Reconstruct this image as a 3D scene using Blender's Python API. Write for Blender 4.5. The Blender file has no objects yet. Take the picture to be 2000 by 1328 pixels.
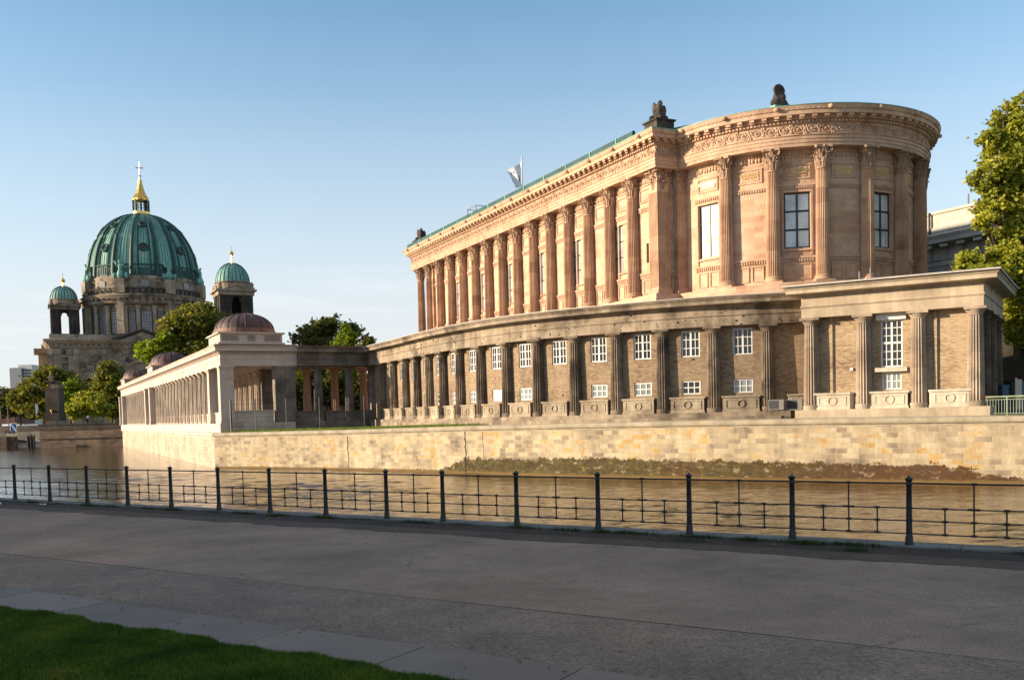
import bpy, bmesh, math, random
import numpy as np
from mathutils import Vector, Matrix
random.seed(7); rng = np.random.default_rng(7)
PI = math.pi
# ---------------------------------------------------------------- camera
scene = bpy.context.scene
F_PX, HC = 1800.0, 2.17
PX, PY = 1000.0, 892.3
RHO, TH = 0.026, math.atan(0.04737)
_fw = Vector((0, math.cos(TH), -math.sin(TH))); _up = Vector((0, math.sin(TH), math.cos(TH))); _rt = Vector((1, 0, 0))
CR = math.cos(RHO) * _rt - math.sin(RHO) * _up
CU = math.sin(RHO) * _rt + math.cos(RHO) * _up
CAM = Vector((0, 0, HC))
cd = bpy.data.cameras.new('camera'); cam = bpy.data.objects.new('camera', cd)
scene.collection.objects.link(cam); scene.camera = cam
m3 = Matrix((CR, CU, -_fw)).transposed()
cam.matrix_world = Matrix.Translation(CAM) @ m3.to_4x4()
cd.sensor_width = 36; cd.lens = F_PX / 2000 * 36
cd.shift_x = 0; cd.shift_y = (PY - 664) / 2000
cd.clip_start = 0.1; cd.clip_end = 8000
def at(x, y, Y):
    d = (x - PX) / F_PX * CR - (y - PY) / F_PX * CU + _fw
    return CAM + d * (Y / d.y)
# ---------------------------------------------------------------- light
SUN_AZ, SUN_EL = math.radians(188), math.radians(13.5)
w = bpy.data.worlds.new('World'); scene.world = w; w.use_nodes = True
wn = w.node_tree.nodes; wl = w.node_tree.links
bg = wn['Background']; sky = wn.new('ShaderNodeTexSky'); sky.sky_type = 'NISHITA'
sky.sun_disc = False; sky.sun_elevation = SUN_EL; sky.sun_rotation = PI / 2 - SUN_AZ
sky.air_density = 1.0; sky.dust_density = 0.6; sky.ozone_density = 1.6; sky.altitude = 50
wtc = wn.new('ShaderNodeTexCoord'); wsp = wn.new('ShaderNodeSeparateXYZ'); wl.new(wtc.outputs['Generated'], wsp.inputs[0])
def wramp(pts):
    q = wn.new('ShaderNodeValToRGB'); e = q.color_ramp.elements
    while len(e) < len(pts): e.new(0.5)
    for k, (p_, v_) in enumerate(pts): e[k].position = p_; e[k].color = (v_, v_, v_, 1)
    wl.new(wsp.outputs[2], q.inputs[0]); return q.outputs[0]
def wmix(a, col, fac):
    q = wn.new('ShaderNodeMix'); q.data_type = 'RGBA'; wl.new(a, q.inputs[6]); q.inputs[7].default_value = (*col, 1); wl.new(fac, q.inputs[0]); return q.outputs[2]
tint = wn.new('ShaderNodeMix'); tint.data_type = 'RGBA'; tint.blend_type = 'MULTIPLY'; tint.inputs[0].default_value = 1; tint.inputs[7].default_value = (0.80, 0.99, 1.03, 1); wl.new(sky.outputs[0], tint.inputs[6])
low = wmix(tint.outputs[2], (3.55, 3.6, 3.75), wramp([(0.0, 0.92), (0.10, 0.86), (0.20, 0.52), (0.32, 0.16), (0.42, 0.0)]))   # pale haze low in the sky
high = wmix(low, (3.8, 3.3, 2.8), wramp([(0.46, 0.0), (0.8, 0.4)]))                                                        # warm pale tone added overhead, out of view, to lift the ambient light
wmp = wn.new('ShaderNodeMapping'); wmp.inputs['Scale'].default_value = (2.2, 2.2, 26); wl.new(wtc.outputs['Generated'], wmp.inputs['Vector'])
wno = wn.new('ShaderNodeTexNoise'); wno.inputs['Scale'].default_value = 1.6; wno.inputs['Detail'].default_value = 6; wno.inputs['Roughness'].default_value = 0.6; wl.new(wmp.outputs[0], wno.inputs['Vector'])
wr1 = wn.new('ShaderNodeValToRGB'); wr1.color_ramp.elements[0].position = 0.5; wr1.color_ramp.elements[1].position = 0.72; wl.new(wno.outputs[0], wr1.inputs[0])
wmu = wn.new('ShaderNodeMath'); wmu.operation = 'MULTIPLY'; wl.new(wr1.outputs[0], wmu.inputs[0]); wl.new(wramp([(0.02, 0.7), (0.10, 0.5), (0.17, 0.0)]), wmu.inputs[1])
high = wmix(high, (4.4, 4.4, 4.4), wmu.outputs[0])                                                                          # thin wisps near the horizon
wl.new(high, bg.inputs[0]); bg.inputs[1].default_value = 0.108
sd = bpy.data.lights.new('sun', 'SUN'); sun = bpy.data.objects.new('sun', sd); scene.collection.objects.link(sun)
sd.energy = 4.1; sd.angle = math.radians(0.5); sd.color = (1.0, 0.82, 0.60)
sdir = Vector((math.cos(SUN_AZ) * math.cos(SUN_EL), math.sin(SUN_AZ) * math.cos(SUN_EL), math.sin(SUN_EL)))
sun.rotation_euler = sdir.to_track_quat('Z', 'Y').to_euler()
sun.location = (0, 0, 80)
scene.view_settings.view_transform = 'Standard'; scene.view_settings.look = 'None'
scene.view_settings.exposure = 1.15; scene.view_settings.gamma = 1
try:
    scene.cycles.use_denoising = True
    scene.cycles.max_bounces = 8; scene.cycles.transparent_max_bounces = 8
except Exception: pass
# ---------------------------------------------------------------- scene graph helpers
COL = scene.collection
def props(o, label=None, cat=None, group=None, kind=None):
    if label: o['label'] = label
    if cat: o['category'] = cat
    if group: o['group'] = group
    if kind: o['kind'] = kind
    return o
def thing(name, label, cat, loc=(0, 0, 0), group=None):
    o = bpy.data.objects.new(name, None); COL.objects.link(o); o.location = loc
    o.empty_display_size = 0.5
    return props(o, label, cat, group)
def setpar(o, parent):
    o.parent = parent
    if parent is not None:
        # parents are only translated/rotated about z; keep world place
        m = Matrix.Identity(4); chain = []; p = parent
        while p: chain.append(p); p = p.parent
        for q in reversed(chain): m = m @ q.matrix_parent_inverse @ q.matrix_basis
        o.matrix_parent_inverse = m.inverted()
class Mesh:
    def __init__(s): s.v = []; s.f = []; s.uv = {}
    def add(s, vs, fs, uvs=None):
        b = len(s.v); s.v += [tuple(x) for x in vs]
        for i, f in enumerate(fs):
            if uvs is not None and uvs[i] is not None: s.uv[len(s.f)] = uvs[i]
            s.f.append([b + k for k in f])
    def quad(s, a, b, c, d, uv=None): s.add([a, b, c, d], [[0, 1, 2, 3]], [uv] if uv else None)
    def box(s, c, sz, rz=0.0):
        cx, cy, cz = c; hx, hy, hz = sz[0] / 2, sz[1] / 2, sz[2] / 2
        cs, sn = math.cos(rz), math.sin(rz); vs = []
        for dz in (-hz, hz):
            for dx, dy in ((-hx, -hy), (hx, -hy), (hx, hy), (-hx, hy)):
                vs.append((cx + dx * cs - dy * sn, cy + dx * sn + dy * cs, cz + dz))
        s.add(vs, [[0, 3, 2, 1], [4, 5, 6, 7], [0, 1, 5, 4], [1, 2, 6, 5], [2, 3, 7, 6], [3, 0, 4, 7]])
    def prism(s, poly, z0, z1):
        n = len(poly)
        vs = [(p[0], p[1], z0) for p in poly] + [(p[0], p[1], z1) for p in poly]
        s.add(vs, [list(range(n))[::-1], list(range(n, 2 * n))] + [[i, (i + 1) % n, n + (i + 1) % n, n + i] for i in range(n)])
    def lathe(s, prof, seg=24, c=(0, 0, 0), cap=True, a0=0.0, a1=2 * PI):
        full = abs(a1 - a0 - 2 * PI) < 1e-6; n = seg if full else seg + 1; vs = []
        for r, z in prof:
            for k in range(n):
                a = a0 + (a1 - a0) * k / seg
                vs.append((c[0] + r * math.cos(a), c[1] + r * math.sin(a), c[2] + z))
        fs = []; 
        for i in range(len(prof) - 1):
            for k in range(seg):
                k2 = (k + 1) % n
                fs.append([i * n + k, i * n + k2, (i + 1) * n + k2, (i + 1) * n + k])
        if cap and full:
            fs.append(list(range(n))[::-1]); fs.append([(len(prof) - 1) * n + k for k in range(n)])
        s.add(vs, fs)
    def tube(s, pts, rad, seg=6, cap=True):
        pts = [Vector(p) for p in pts]; n = len(pts)
        if not hasattr(rad, '__len__'): rad = [rad] * n
        vs = []
        for i, p in enumerate(pts):
            d = (pts[min(i + 1, n - 1)] - pts[max(i - 1, 0)]).normalized()
            a = Vector((0, 0, 1)) if abs(d.z) < 0.9 else Vector((1, 0, 0))
            x = d.cross(a).normalized(); y = d.cross(x)
            for k in range(seg):
                t = 2 * PI * k / seg
                vs.append(p + (x * math.cos(t) + y * math.sin(t)) * rad[i])
        fs = [[i * seg + k, i * seg + (k + 1) % seg, (i + 1) * seg + (k + 1) % seg, (i + 1) * seg + k] for i in range(n - 1) for k in range(seg)]
        if cap: fs += [list(range(seg)), [(n - 1) * seg + k for k in range(seg)][::-1]]
        s.add(vs, fs)
    def ball(s, c, r, seg=10, rings=6):
        if not hasattr(r, '__len__'): r = (r, r, r)
        vs = [(c[0], c[1], c[2] - r[2])]
        for i in range(1, rings):
            a = -PI / 2 + PI * i / rings
            for k in range(seg):
                t = 2 * PI * k / seg
                vs.append((c[0] + r[0] * math.cos(a) * math.cos(t), c[1] + r[1] * math.cos(a) * math.sin(t), c[2] + r[2] * math.sin(a)))
        vs.append((c[0], c[1], c[2] + r[2])); fs = []
        for k in range(seg): fs.append([0, 1 + (k + 1) % seg, 1 + k])
        for i in range(rings - 2):
            for k in range(seg):
                fs.append([1 + i * seg + k, 1 + i * seg + (k + 1) % seg, 1 + (i + 1) * seg + (k + 1) % seg, 1 + (i + 1) * seg + k])
        L = len(vs) - 1
        for k in range(seg): fs.append([L, 1 + (rings - 2) * seg + k, 1 + (rings - 2) * seg + (k + 1) % seg])
        s.add(vs, fs)
    def mesh(s, name, mat, smooth=None, fix=True):
        me = bpy.data.meshes.new(name); me.from_pydata(s.v, [], s.f)
        if fix:
            bm = bmesh.new(); bm.from_mesh(me)
            bmesh.ops.recalc_face_normals(bm, faces=bm.faces); bm.to_mesh(me); bm.free()
        uvl = me.uv_layers.new(name='UVMap'); dat = np.zeros(len(me.loops) * 2, dtype=np.float32)
        vv = me.vertices
        for p in me.polygons:
            ex = s.uv.get(p.index); n = p.normal
            if ex is not None:
                src = s.f[p.index]; mp = dict(zip(src, ex))
            if abs(n.z) > 0.75 or (n.x == 0 and n.y == 0): tx, ty = None, None
            else:
                l = math.hypot(n.x, n.y); tx, ty = -n.y / l, n.x / l
            for li in p.loop_indices:
                vi = me.loops[li].vertex_index
                if ex is not None: a, b = mp[vi]
                else:
                    co = vv[vi].co
                    if tx is None: a, b = co.x, co.y
                    else: a, b = co.x * tx + co.y * ty, co.z
                dat[2 * li] = a; dat[2 * li + 1] = b
        uvl.data.foreach_set('uv', dat)
        if mat is not None: me.materials.append(mat)
        if smooth is not None:
            me.shade_smooth() if smooth >= 180 else me.set_sharp_from_angle(angle=math.radians(smooth))
            if smooth < 180:
                me.polygons.foreach_set('use_smooth', [True] * len(me.polygons))
        me.update(); return me
    def build(s, name, mat, parent=None, smooth=None, fix=True):
        return put(name, s.mesh(name, mat, smooth, fix), parent)
def put(name, me, parent=None, loc=None, rz=0.0, scale=None):
    o = bpy.data.objects.new(name, me); COL.objects.link(o)
    if loc is not None: o.location = loc
    o.rotation_euler.z = rz
    if scale is not None: o.scale = scale if hasattr(scale, '__len__') else (scale,) * 3
    if parent is not None: setpar(o, parent)
    return o
# a path in plan; outward is to the RIGHT of travel
class Path:
    def __init__(s, pts):
        s.p = [Vector((p[0], p[1])) for p in pts]; n = len(s.p)
        s.c = [0.0]
        for i in range(n - 1): s.c.append(s.c[-1] + (s.p[i + 1] - s.p[i]).length)
        s.L = s.c[-1]; s.m = []
        ds = [(s.p[i + 1] - s.p[i]).normalized() for i in range(n - 1)]
        ns = [Vector((d.y, -d.x)) for d in ds]; s.ds = ds; s.ns = ns
        for i in range(n):
            if i == 0: s.m.append(ns[0])
            elif i == n - 1: s.m.append(ns[-1])
            else:
                b = (ns[i - 1] + ns[i]); b /= (1 + ns[i - 1].dot(ns[i])); s.m.append(b)
    def seg(s, u):
        if u <= 0: return 0, 0.0
        for i in range(len(s.c) - 1):
            if u <= s.c[i + 1] + 1e-9: return i, (u - s.c[i]) / (s.c[i + 1] - s.c[i])
        return len(s.c) - 2, 1.0
    def pos(s, u, off=0.0):
        i, t = s.seg(u)
        if u < 0: return s.p[0] + s.ds[0] * u + s.ns[0] * off
        if u > s.L: return s.p[-1] + s.ds[-1] * (u - s.L) + s.ns[-1] * off
        a = s.p[i] + s.m[i] * off; b = s.p[i + 1] + s.m[i + 1] * off
        return a + (b - a) * t
    def ang(s, u):
        i, t = s.seg(u); d = s.ds[i]
        return math.atan2(d.y, d.x)
    def samples(s, u0, u1):
        return [u0] + [c for c in s.c if u0 + 1e-6 < c < u1 - 1e-6] + [u1]
    def near(s, p):
        best = None; p = Vector((p[0], p[1]))
        for i in range(len(s.p) - 1):
            t = max(0, min(s.c[i + 1] - s.c[i], (p - s.p[i]).dot(s.ds[i])))
            q = s.p[i] + s.ds[i] * t; d = (p - q).length
            if best is None or d < best[0]: best = (d, s.c[i] + t)
        return best[1]
def smooth_path(pts, sub=4):
    P = [Vector((p[0], p[1])) for p in pts]; P = [2 * P[0] - P[1]] + P + [2 * P[-1] - P[-2]]; out = []
    for i in range(1, len(P) - 2):
        for k in range(sub):
            t = k / sub; a, b, c, d = P[i - 1], P[i], P[i + 1], P[i + 2]
            out.append(0.5 * ((2 * b) + (c - a) * t + (2 * a - 5 * b + 4 * c - d) * t * t + (3 * b - a - 3 * c + d) * t ** 3))
    out.append(P[-2]); return Path(out)
def sweep(m, path, prof, u0=None, u1=None, zf=None, cap=True):
    """closed profile [(off, z)...] swept along path"""
    u0 = 0 if u0 is None else u0; u1 = path.L if u1 is None else u1
    us = path.samples(u0, u1); n = len(prof); vs = []; pl = [0.0]
    for i in range(n):
        a, b = prof[i], prof[(i + 1) % n]; pl.append(pl[-1] + math.hypot(b[0] - a[0], b[1] - a[1]))
    for u in us:
        dz = zf(u) if zf else 0
        for off, z in prof:
            q = path.pos(u, off); vs.append((q.x, q.y, z + dz))
    fs = []; uvs = []
    for i in range(len(us) - 1):
        for k in range(n):
            k2 = (k + 1) % n
            fs.append([i * n + k, (i + 1) * n + k, (i + 1) * n + k2, i * n + k2])
            vert = abs(prof[k][0] - prof[k2][0]) < 0.4 * abs(prof[k][1] - prof[k2][1])
            va, vb = (prof[k][1], prof[k2][1]) if vert else (pl[k], pl[k + 1])
            uvs.append([(us[i], va), (us[i + 1], va), (us[i + 1], vb), (us[i], vb)])
    if cap:
        fs += [list(range(n))[::-1], [(len(us) - 1) * n + k for k in range(n)]]; uvs += [None, None]
    m.add(vs, fs, uvs)
def wall(m, path, u0, u1, z0, z1, off=0.0, opens=(), depth=0.25, thick=0.4, du=None):
    us = set(path.samples(u0, u1)); zs = {z0, z1}
    for a, b, c, d in opens: us |= {a, b}; zs |= {c, d}
    us = sorted(us); zs = sorted(zs)
    def P(u, o, z): q = path.pos(u, o); return (q.x, q.y, z)
    def hole(u, z): return any(a < u < b and c < z < d for a, b, c, d in opens)
    for i in range(len(us) - 1):
        if us[i + 1] - us[i] < 1e-5: continue
        for j in range(len(zs) - 1):
            ua, ub, za, zb = us[i], us[i + 1], zs[j], zs[j + 1]
            if hole((ua + ub) / 2, (za + zb) / 2): continue
            m.quad(P(ua, off, za), P(ub, off, za), P(ub, off, zb), P(ua, off, zb), [(ua, za), (ub, za), (ub, zb), (ua, zb)])
    for a, b, c, d in opens:
        o2 = off - depth
        m.quad(P(a, off, c), P(a, off, d), P(a, o2, d), P(a, o2, c)); m.quad(P(b, off, c), P(b, o2, c), P(b, o2, d), P(b, off, d))
        m.quad(P(a, off, c), P(a, o2, c), P(b, o2, c), P(b, off, c)); m.quad(P(a, off, d), P(b, off, d), P(b, o2, d), P(a, o2, d))
    # back and ends
    ss = path.samples(u0, u1); ob = off - max(thick, depth + 0.05)
    for i in range(len(ss) - 1):
        m.quad(P(ss[i], ob, z0), P(ss[i], ob, z1), P(ss[i + 1], ob, z1), P(ss[i + 1], ob, z0))
        m.quad(P(ss[i], off, z1), P(ss[i + 1], off, z1), P(ss[i + 1], ob, z1), P(ss[i], ob, z1))
    for u in (u0, u1): m.quad(P(u, off, z0), P(u, off, z1), P(u, ob, z1), P(u, ob, z0))
def block(m, path, u, wdt, o0, o1, z0, z1, du=0.0):
    vs = []
    for z in (z0, z1):
        for uu, oo in ((u - wdt / 2, o0), (u + wdt / 2, o0), (u + wdt / 2, o1), (u - wdt / 2, o1)):
            q = path.pos(uu, oo); vs.append((q.x, q.y, z))
    m.add(vs, [[0, 3, 2, 1], [4, 5, 6, 7], [0, 1, 5, 4], [1, 2, 6, 5], [2, 3, 7, 6], [3, 0, 4, 7]])
# ---------------------------------------------------------------- materials
def newmat(name):
    m = bpy.data.materials.new(name); m.use_nodes = True
    return m, m.node_tree.nodes, m.node_tree.links, m.node_tree.nodes['Principled BSDF']
def N(ns, t, **k):
    n = ns.new(t)
    for a, b in k.items():
        if a.startswith('i_'): n.inputs[a[2:]].default_value = b
        else: setattr(n, a, b)
    return n
def ramp(ns, cols, interp='LINEAR'):
    r = ns.new('ShaderNodeValToRGB'); r.color_ramp.interpolation = interp; e = r.color_ramp.elements
    while len(e) < len(cols): e.new(0.5)
    for i, c in enumerate(cols):
        if len(c) == 2: e[i].position, cc = c[0], c[1]
        else: e[i].position, cc = i / (len(cols) - (0 if interp == 'CONSTANT' else 1)), c
        e[i].color = (cc[0], cc[1], cc[2], 1) if hasattr(cc, '__len__') else (cc, cc, cc, 1)
    return r
def noise(ns, ls, vec, scale, detail=4, rough=0.55, sv=None):
    n = N(ns, 'ShaderNodeTexNoise'); n.inputs['Scale'].default_value = scale; n.inputs['Detail'].default_value = detail; n.inputs['Roughness'].default_value = rough
    if sv is not None:
        mp = N(ns, 'ShaderNodeMapping'); mp.inputs['Scale'].default_value = sv; ls.new(vec, mp.inputs['Vector']); vec = mp.outputs[0]
    ls.new(vec, n.inputs['Vector']); return n
def mixc(ns, ls, a, b, fac, mode='MIX'):
    n = N(ns, 'ShaderNodeMix', data_type='RGBA', blend_type=mode)
    for sock, val in ((n.inputs[6], a), (n.inputs[7], b), (n.inputs[0], fac)):
        if hasattr(val, 'is_linked') or isinstance(val, bpy.types.NodeSocket): ls.new(val, sock)
        elif hasattr(val, '__len__'): sock.default_value = (*val[:3], 1)
        else: sock.default_value = val
    return n.outputs[2]
def finish(ns, ls, bsdf, col, rough=0.85, bumps=(), spec=0.3):
    if isinstance(col, bpy.types.NodeSocket): ls.new(col, bsdf.inputs['Base Color'])
    else: bsdf.inputs['Base Color'].default_value = (*col, 1)
    if isinstance(rough, bpy.types.NodeSocket): ls.new(rough, bsdf.inputs['Roughness'])
    else: bsdf.inputs['Roughness'].default_value = rough
    bsdf.inputs['Specular IOR Level'].default_value = spec
    prev = None
    for sock, dist, st in bumps:
        b = N(ns, 'ShaderNodeBump'); b.inputs['Distance'].default_value = dist; b.inputs['Strength'].default_value = st
        ls.new(sock, b.inputs['Height'])
        if prev: ls.new(prev, b.inputs['Normal'])
        prev = b.outputs[0]
    if prev: ls.new(prev, bsdf.inputs['Normal'])
def stone(name, cols, scale=0.7, soot=None, sootc=(0.05, 0.04, 0.035), streak=0.3, drums=0.0, bump=0.012, rough=0.85, spec=0.25, perobj=0.0):
    m, ns, ls, b = newmat(name); g = N(ns, 'ShaderNodeNewGeometry'); pos = g.outputs['Position']
    n1 = noise(ns, ls, pos, scale, 6, 0.6); r = ramp(ns, [(0.28 + 0.44 * i / (len(cols) - 1), c) for i, c in enumerate(cols)]); ls.new(n1.outputs[0], r.inputs[0]); col = r.outputs[0]
    if drums:
        sp = N(ns, 'ShaderNodeSeparateXYZ'); ls.new(pos, sp.inputs[0])
        oi = N(ns, 'ShaderNodeObjectInfo'); ma = N(ns, 'ShaderNodeMath', operation='MULTIPLY_ADD'); ls.new(oi.outputs['Random'], ma.inputs[0]); ma.inputs[1].default_value = 7.0; ls.new(sp.outputs[2], ma.inputs[2])
        d = N(ns, 'ShaderNodeMath', operation='DIVIDE'); ls.new(ma.outputs[0], d.inputs[0]); d.inputs[1].default_value = 1.15
        fl = N(ns, 'ShaderNodeMath', operation='FLOOR'); ls.new(d.outputs[0], fl.inputs[0])
        ad = N(ns, 'ShaderNodeMath', operation='MULTIPLY_ADD'); ls.new(oi.outputs['Random'], ad.inputs[0]); ad.inputs[1].default_value = 91.3; ls.new(fl.outputs[0], ad.inputs[2])
        wn_ = N(ns, 'ShaderNodeTexWhiteNoise', noise_dimensions='1D'); ls.new(ad.outputs[0], wn_.inputs['W'])
        rr = ramp(ns, [(0, (0.74, 0.66, 0.62)), (0.5, (0.95, 0.92, 0.9)), (1, (1.1, 1.08, 1.0))]); ls.new(wn_.outputs[0], rr.inputs[0])
        col = mixc(ns, ls, col, rr.outputs[0], drums, 'MULTIPLY')
    if streak:
        n2 = noise(ns, ls, pos, 1.0, 5, 0.65, (2.2, 2.2, 0.16)); r2 = ramp(ns, [(0.42, (0.55, 0.5, 0.46)), (0.62, (1, 1, 1))]); ls.new(n2.outputs[0], r2.inputs[0])
        col = mixc(ns, ls, col, r2.outputs[0], streak, 'MULTIPLY')
    if soot is not None:
        n3 = noise(ns, ls, pos, 0.35, 8, 0.68); r3 = ramp(ns, [(max(0, soot - 0.09), 1.0), (min(1, soot + 0.09), 0.0)]); ls.new(n3.outputs[0], r3.inputs[0])
        col = mixc(ns, ls, col, sootc, r3.outputs[0])
    if perobj:
        oi = N(ns, 'ShaderNodeObjectInfo'); r4 = ramp(ns, [(0, 1.0 - perobj), (1, 1.0 + 0.3 * perobj)]); ls.new(oi.outputs['Random'], r4.inputs[0])
        col = mixc(ns, ls, col, r4.outputs[0], 1.0, 'MULTIPLY')
    n4 = noise(ns, ls, pos, 9, 6, 0.7)
    col = mixc(ns, ls, col, n4.outputs[0], 0.22, 'OVERLAY')
    finish(ns, ls, b, col, rough, [(n4.outputs[0], bump, 0.6)], spec); return m
def masonry(name, cols, mortar, bw, bh, ms=0.012, scale=0.5, soot=None, sootc=(0.05, 0.04, 0.035), bump=0.015, rough=0.88, moss=False, streak=0.25, spec=0.25, pits=0.3, joint=0.8, squash=1.0):
    m, ns, ls, b = newmat(name); tc = N(ns, 'ShaderNodeTexCoord'); g = N(ns, 'ShaderNodeNewGeometry'); pos = g.outputs['Position']
    br = N(ns, 'ShaderNodeTexBrick'); br.offset = 0.5; br.squash = squash; br.squash_frequency = 3
    wob = noise(ns, ls, tc.outputs['UV'], 1.3, 3); vm = N(ns, 'ShaderNodeVectorMath', operation='MULTIPLY_ADD'); ls.new(wob.outputs['Color'], vm.inputs[0]); vm.inputs[1].default_value = (0.03 * bw / 0.6, 0.03 * bh / 0.3, 0); ls.new(tc.outputs['UV'], vm.inputs[2])
    ls.new(vm.outputs[0], br.inputs['Vector'])
    for k, v in (('Scale', 1.0), ('Mortar Size', ms), ('Mortar Smooth', 0.35), ('Bias', 0.0), ('Brick Width', bw), ('Row Height', bh)): br.inputs[k].default_value = v
    br.inputs['Color1'].default_value = (0, 0, 0, 1); br.inputs['Color2'].default_value = (1, 1, 1, 1); br.inputs['Mortar'].default_value = (0.5, 0.5, 0.5, 1)
    big = noise(ns, ls, pos, scale, 5, 0.6)
    # per-block value plus patchy large noise
    ad = N(ns, 'ShaderNodeMath', operation='MULTIPLY_ADD'); ls.new(br.outputs['Color'], ad.inputs[0]); ad.inputs[1].default_value = 0.44
    sb = N(ns, 'ShaderNodeMath', operation='MULTIPLY_ADD'); ls.new(big.outputs[0], sb.inputs[0]); sb.inputs[1].default_value = 1.6; sb.inputs[2].default_value = -0.52
    ls.new(sb.outputs[0], ad.inputs[2])
    r = ramp(ns, [(0.02 + 0.93 * i / (len(cols) - 1), c) for i, c in enumerate(cols)]); ls.new(ad.outputs[0], r.inputs[0]); col = r.outputs[0]
    fine = noise(ns, ls, pos, 7, 7, 0.72)
    col = mixc(ns, ls, col, fine.outputs[0], 0.3, 'OVERLAY')
    if streak:
        n2 = noise(ns, ls, pos, 1.0, 5, 0.65, (1.3, 1.3, 0.22)); r2 = ramp(ns, [(0.4, (0.6, 0.55, 0.5)), (0.6, (1, 1, 1))]); ls.new(n2.outputs[0], r2.inputs[0])
        col = mixc(ns, ls, col, r2.outputs[0], streak, 'MULTIPLY')
    if pits:
        vo = noise(ns, ls, pos, 3.2, 4, 0.8); rp = ramp(ns, [(0.30, 1.0), (0.36, 0.0)]); ls.new(vo.outputs[0], rp.inputs[0])
        mu = N(ns, 'ShaderNodeMath', operation='MULTIPLY'); ls.new(rp.outputs[0], mu.inputs[0]); mu.inputs[1].default_value = pits
        col = mixc(ns, ls, col, (0.14, 0.11, 0.08), mu.outputs[0])
    if soot is not None:
        n3 = noise(ns, ls, pos, 0.3, 8, 0.68); r3 = ramp(ns, [(max(0, soot - 0.1), 1.0), (min(1, soot + 0.1), 0.0)]); ls.new(n3.outputs[0], r3.inputs[0])
        col = mixc(ns, ls, col, sootc, r3.outputs[0])
    mj = N(ns, 'ShaderNodeMath', operation='MULTIPLY'); ls.new(br.outputs['Fac'], mj.inputs[0]); mj.inputs[1].default_value = joint
    col = mixc(ns, ls, col, mortar, mj.outputs[0])
    if moss:
        sp = N(ns, 'ShaderNodeSeparateXYZ'); ls.new(pos, sp.inputs[0])
        suv = N(ns, 'ShaderNodeSeparateXYZ'); ls.new(tc.outputs['UV'], suv.inputs[0])
        # height of the weed line as a function of run along the wall
        hr = ramp(ns, [(0.0, 0.05), (0.36, 0.07), (0.40, 0.34), (0.55, 0.38), (0.72, 0.34), (0.84, 0.30), (0.89, 0.08), (1.0, 0.05)])
        un = N(ns, 'ShaderNodeMath', operation='MULTIPLY_ADD'); ls.new(suv.outputs[0], un.inputs[0]); un.inputs[1].default_value = 1 / 75.0; un.inputs[2].default_value = 0.0
        ls.new(un.outputs[0], hr.inputs[0])
        nm = noise(ns, ls, pos, 1.0, 9, 0.74, (1.5, 1.5, 0.9)); nn = N(ns, 'ShaderNodeMath', operation='MULTIPLY_ADD'); ls.new(nm.outputs[0], nn.inputs[0]); nn.inputs[1].default_value = 0.8; nn.inputs[2].default_value = -0.58
        zz = N(ns, 'ShaderNodeMath', operation='ADD'); ls.new(sp.outputs[2], zz.inputs[0]); zz.inputs[1].default_value = 2.23
        z3 = N(ns, 'ShaderNodeMath', operation='MULTIPLY'); ls.new(hr.outputs[0], z3.inputs[0]); z3.inputs[1].default_value = 3.6
        df = N(ns, 'ShaderNodeMath', operation='SUBTRACT'); ls.new(z3.outputs[0], df.inputs[0]); ls.new(zz.outputs[0], df.inputs[1])
        d1 = N(ns, 'ShaderNodeMath', operation='ADD'); ls.new(df.outputs[0], d1.inputs[0]); ls.new(nn.outputs[0], d1.inputs[1])
        d2 = N(ns, 'ShaderNodeMath', operation='MULTIPLY_ADD'); ls.new(br.outputs['Color'], d2.inputs[0]); d2.inputs[1].default_value = 0.22
        fr = noise(ns, ls, pos, 4.5, 8, 0.8); f2 = N(ns, 'ShaderNodeMath', operation='MULTIPLY_ADD'); ls.new(fr.outputs[0], f2.inputs[0]); f2.inputs[1].default_value = 0.9; f2.inputs[2].default_value = -0.45
        f3 = N(ns, 'ShaderNodeMath', operation='ADD'); ls.new(f2.outputs[0], f3.inputs[0]); ls.new(d1.outputs[0], f3.inputs[1]); ls.new(f3.outputs[0], d2.inputs[2])
        rm = ramp(ns, [(0.0, 0.0), (0.07, 0.93)]); ls.new(d2.outputs[0], rm.inputs[0])
        mc = noise(ns, ls, pos, 1.0, 9, 0.85, (2.2, 2.2, 2.8)); rc = ramp(ns, [(0.38, (0.014, 0.009, 0.004)), (0.45, (0.050, 0.026, 0.006)), (0.49, (0.022, 0.018, 0.004)), (0.54, (0.075, 0.066, 0.006)), (0.58, (0.055, 0.030, 0.007)), (0.66, (0.22, 0.18, 0.07))]); ls.new(mc.outputs[0], rc.inputs[0])
        rc2 = ramp(ns, [(0.36, (0.020, 0.008, 0.004)), (0.45, (0.065, 0.025, 0.007)), (0.52, (0.045, 0.018, 0.006)), (0.60, (0.13, 0.055, 0.012)), (0.68, (0.28, 0.19, 0.10))]); ls.new(mc.outputs[0], rc2.inputs[0])
        sel = noise(ns, ls, pos, 0.35, 4, 0.7); sa = N(ns, 'ShaderNodeMath', operation='MULTIPLY_ADD'); ls.new(un.outputs[0], sa.inputs[0]); sa.inputs[1].default_value = 1.5; ls.new(sel.outputs[0], sa.inputs[2])
        rs = ramp(ns, [(0.0, 0.0), (1.0, 1.0)]); rs.color_ramp.elements[0].position = 0.0; mpv = N(ns, 'ShaderNodeMapRange'); ls.new(sa.outputs[0], mpv.inputs[0]); mpv.inputs[1].default_value = 1.36; mpv.inputs[2].default_value = 1.70
        wc = mixc(ns, ls, rc.outputs[0], rc2.outputs[0], mpv.outputs[0])
        hl = noise(ns, ls, pos, 1.0, 7, 0.8, (1.6, 1.6, 3.4)); rh = ramp(ns, [(0.56, 1.0), (0.62, 0.35)]); ls.new(hl.outputs[0], rh.inputs[0])
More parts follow.
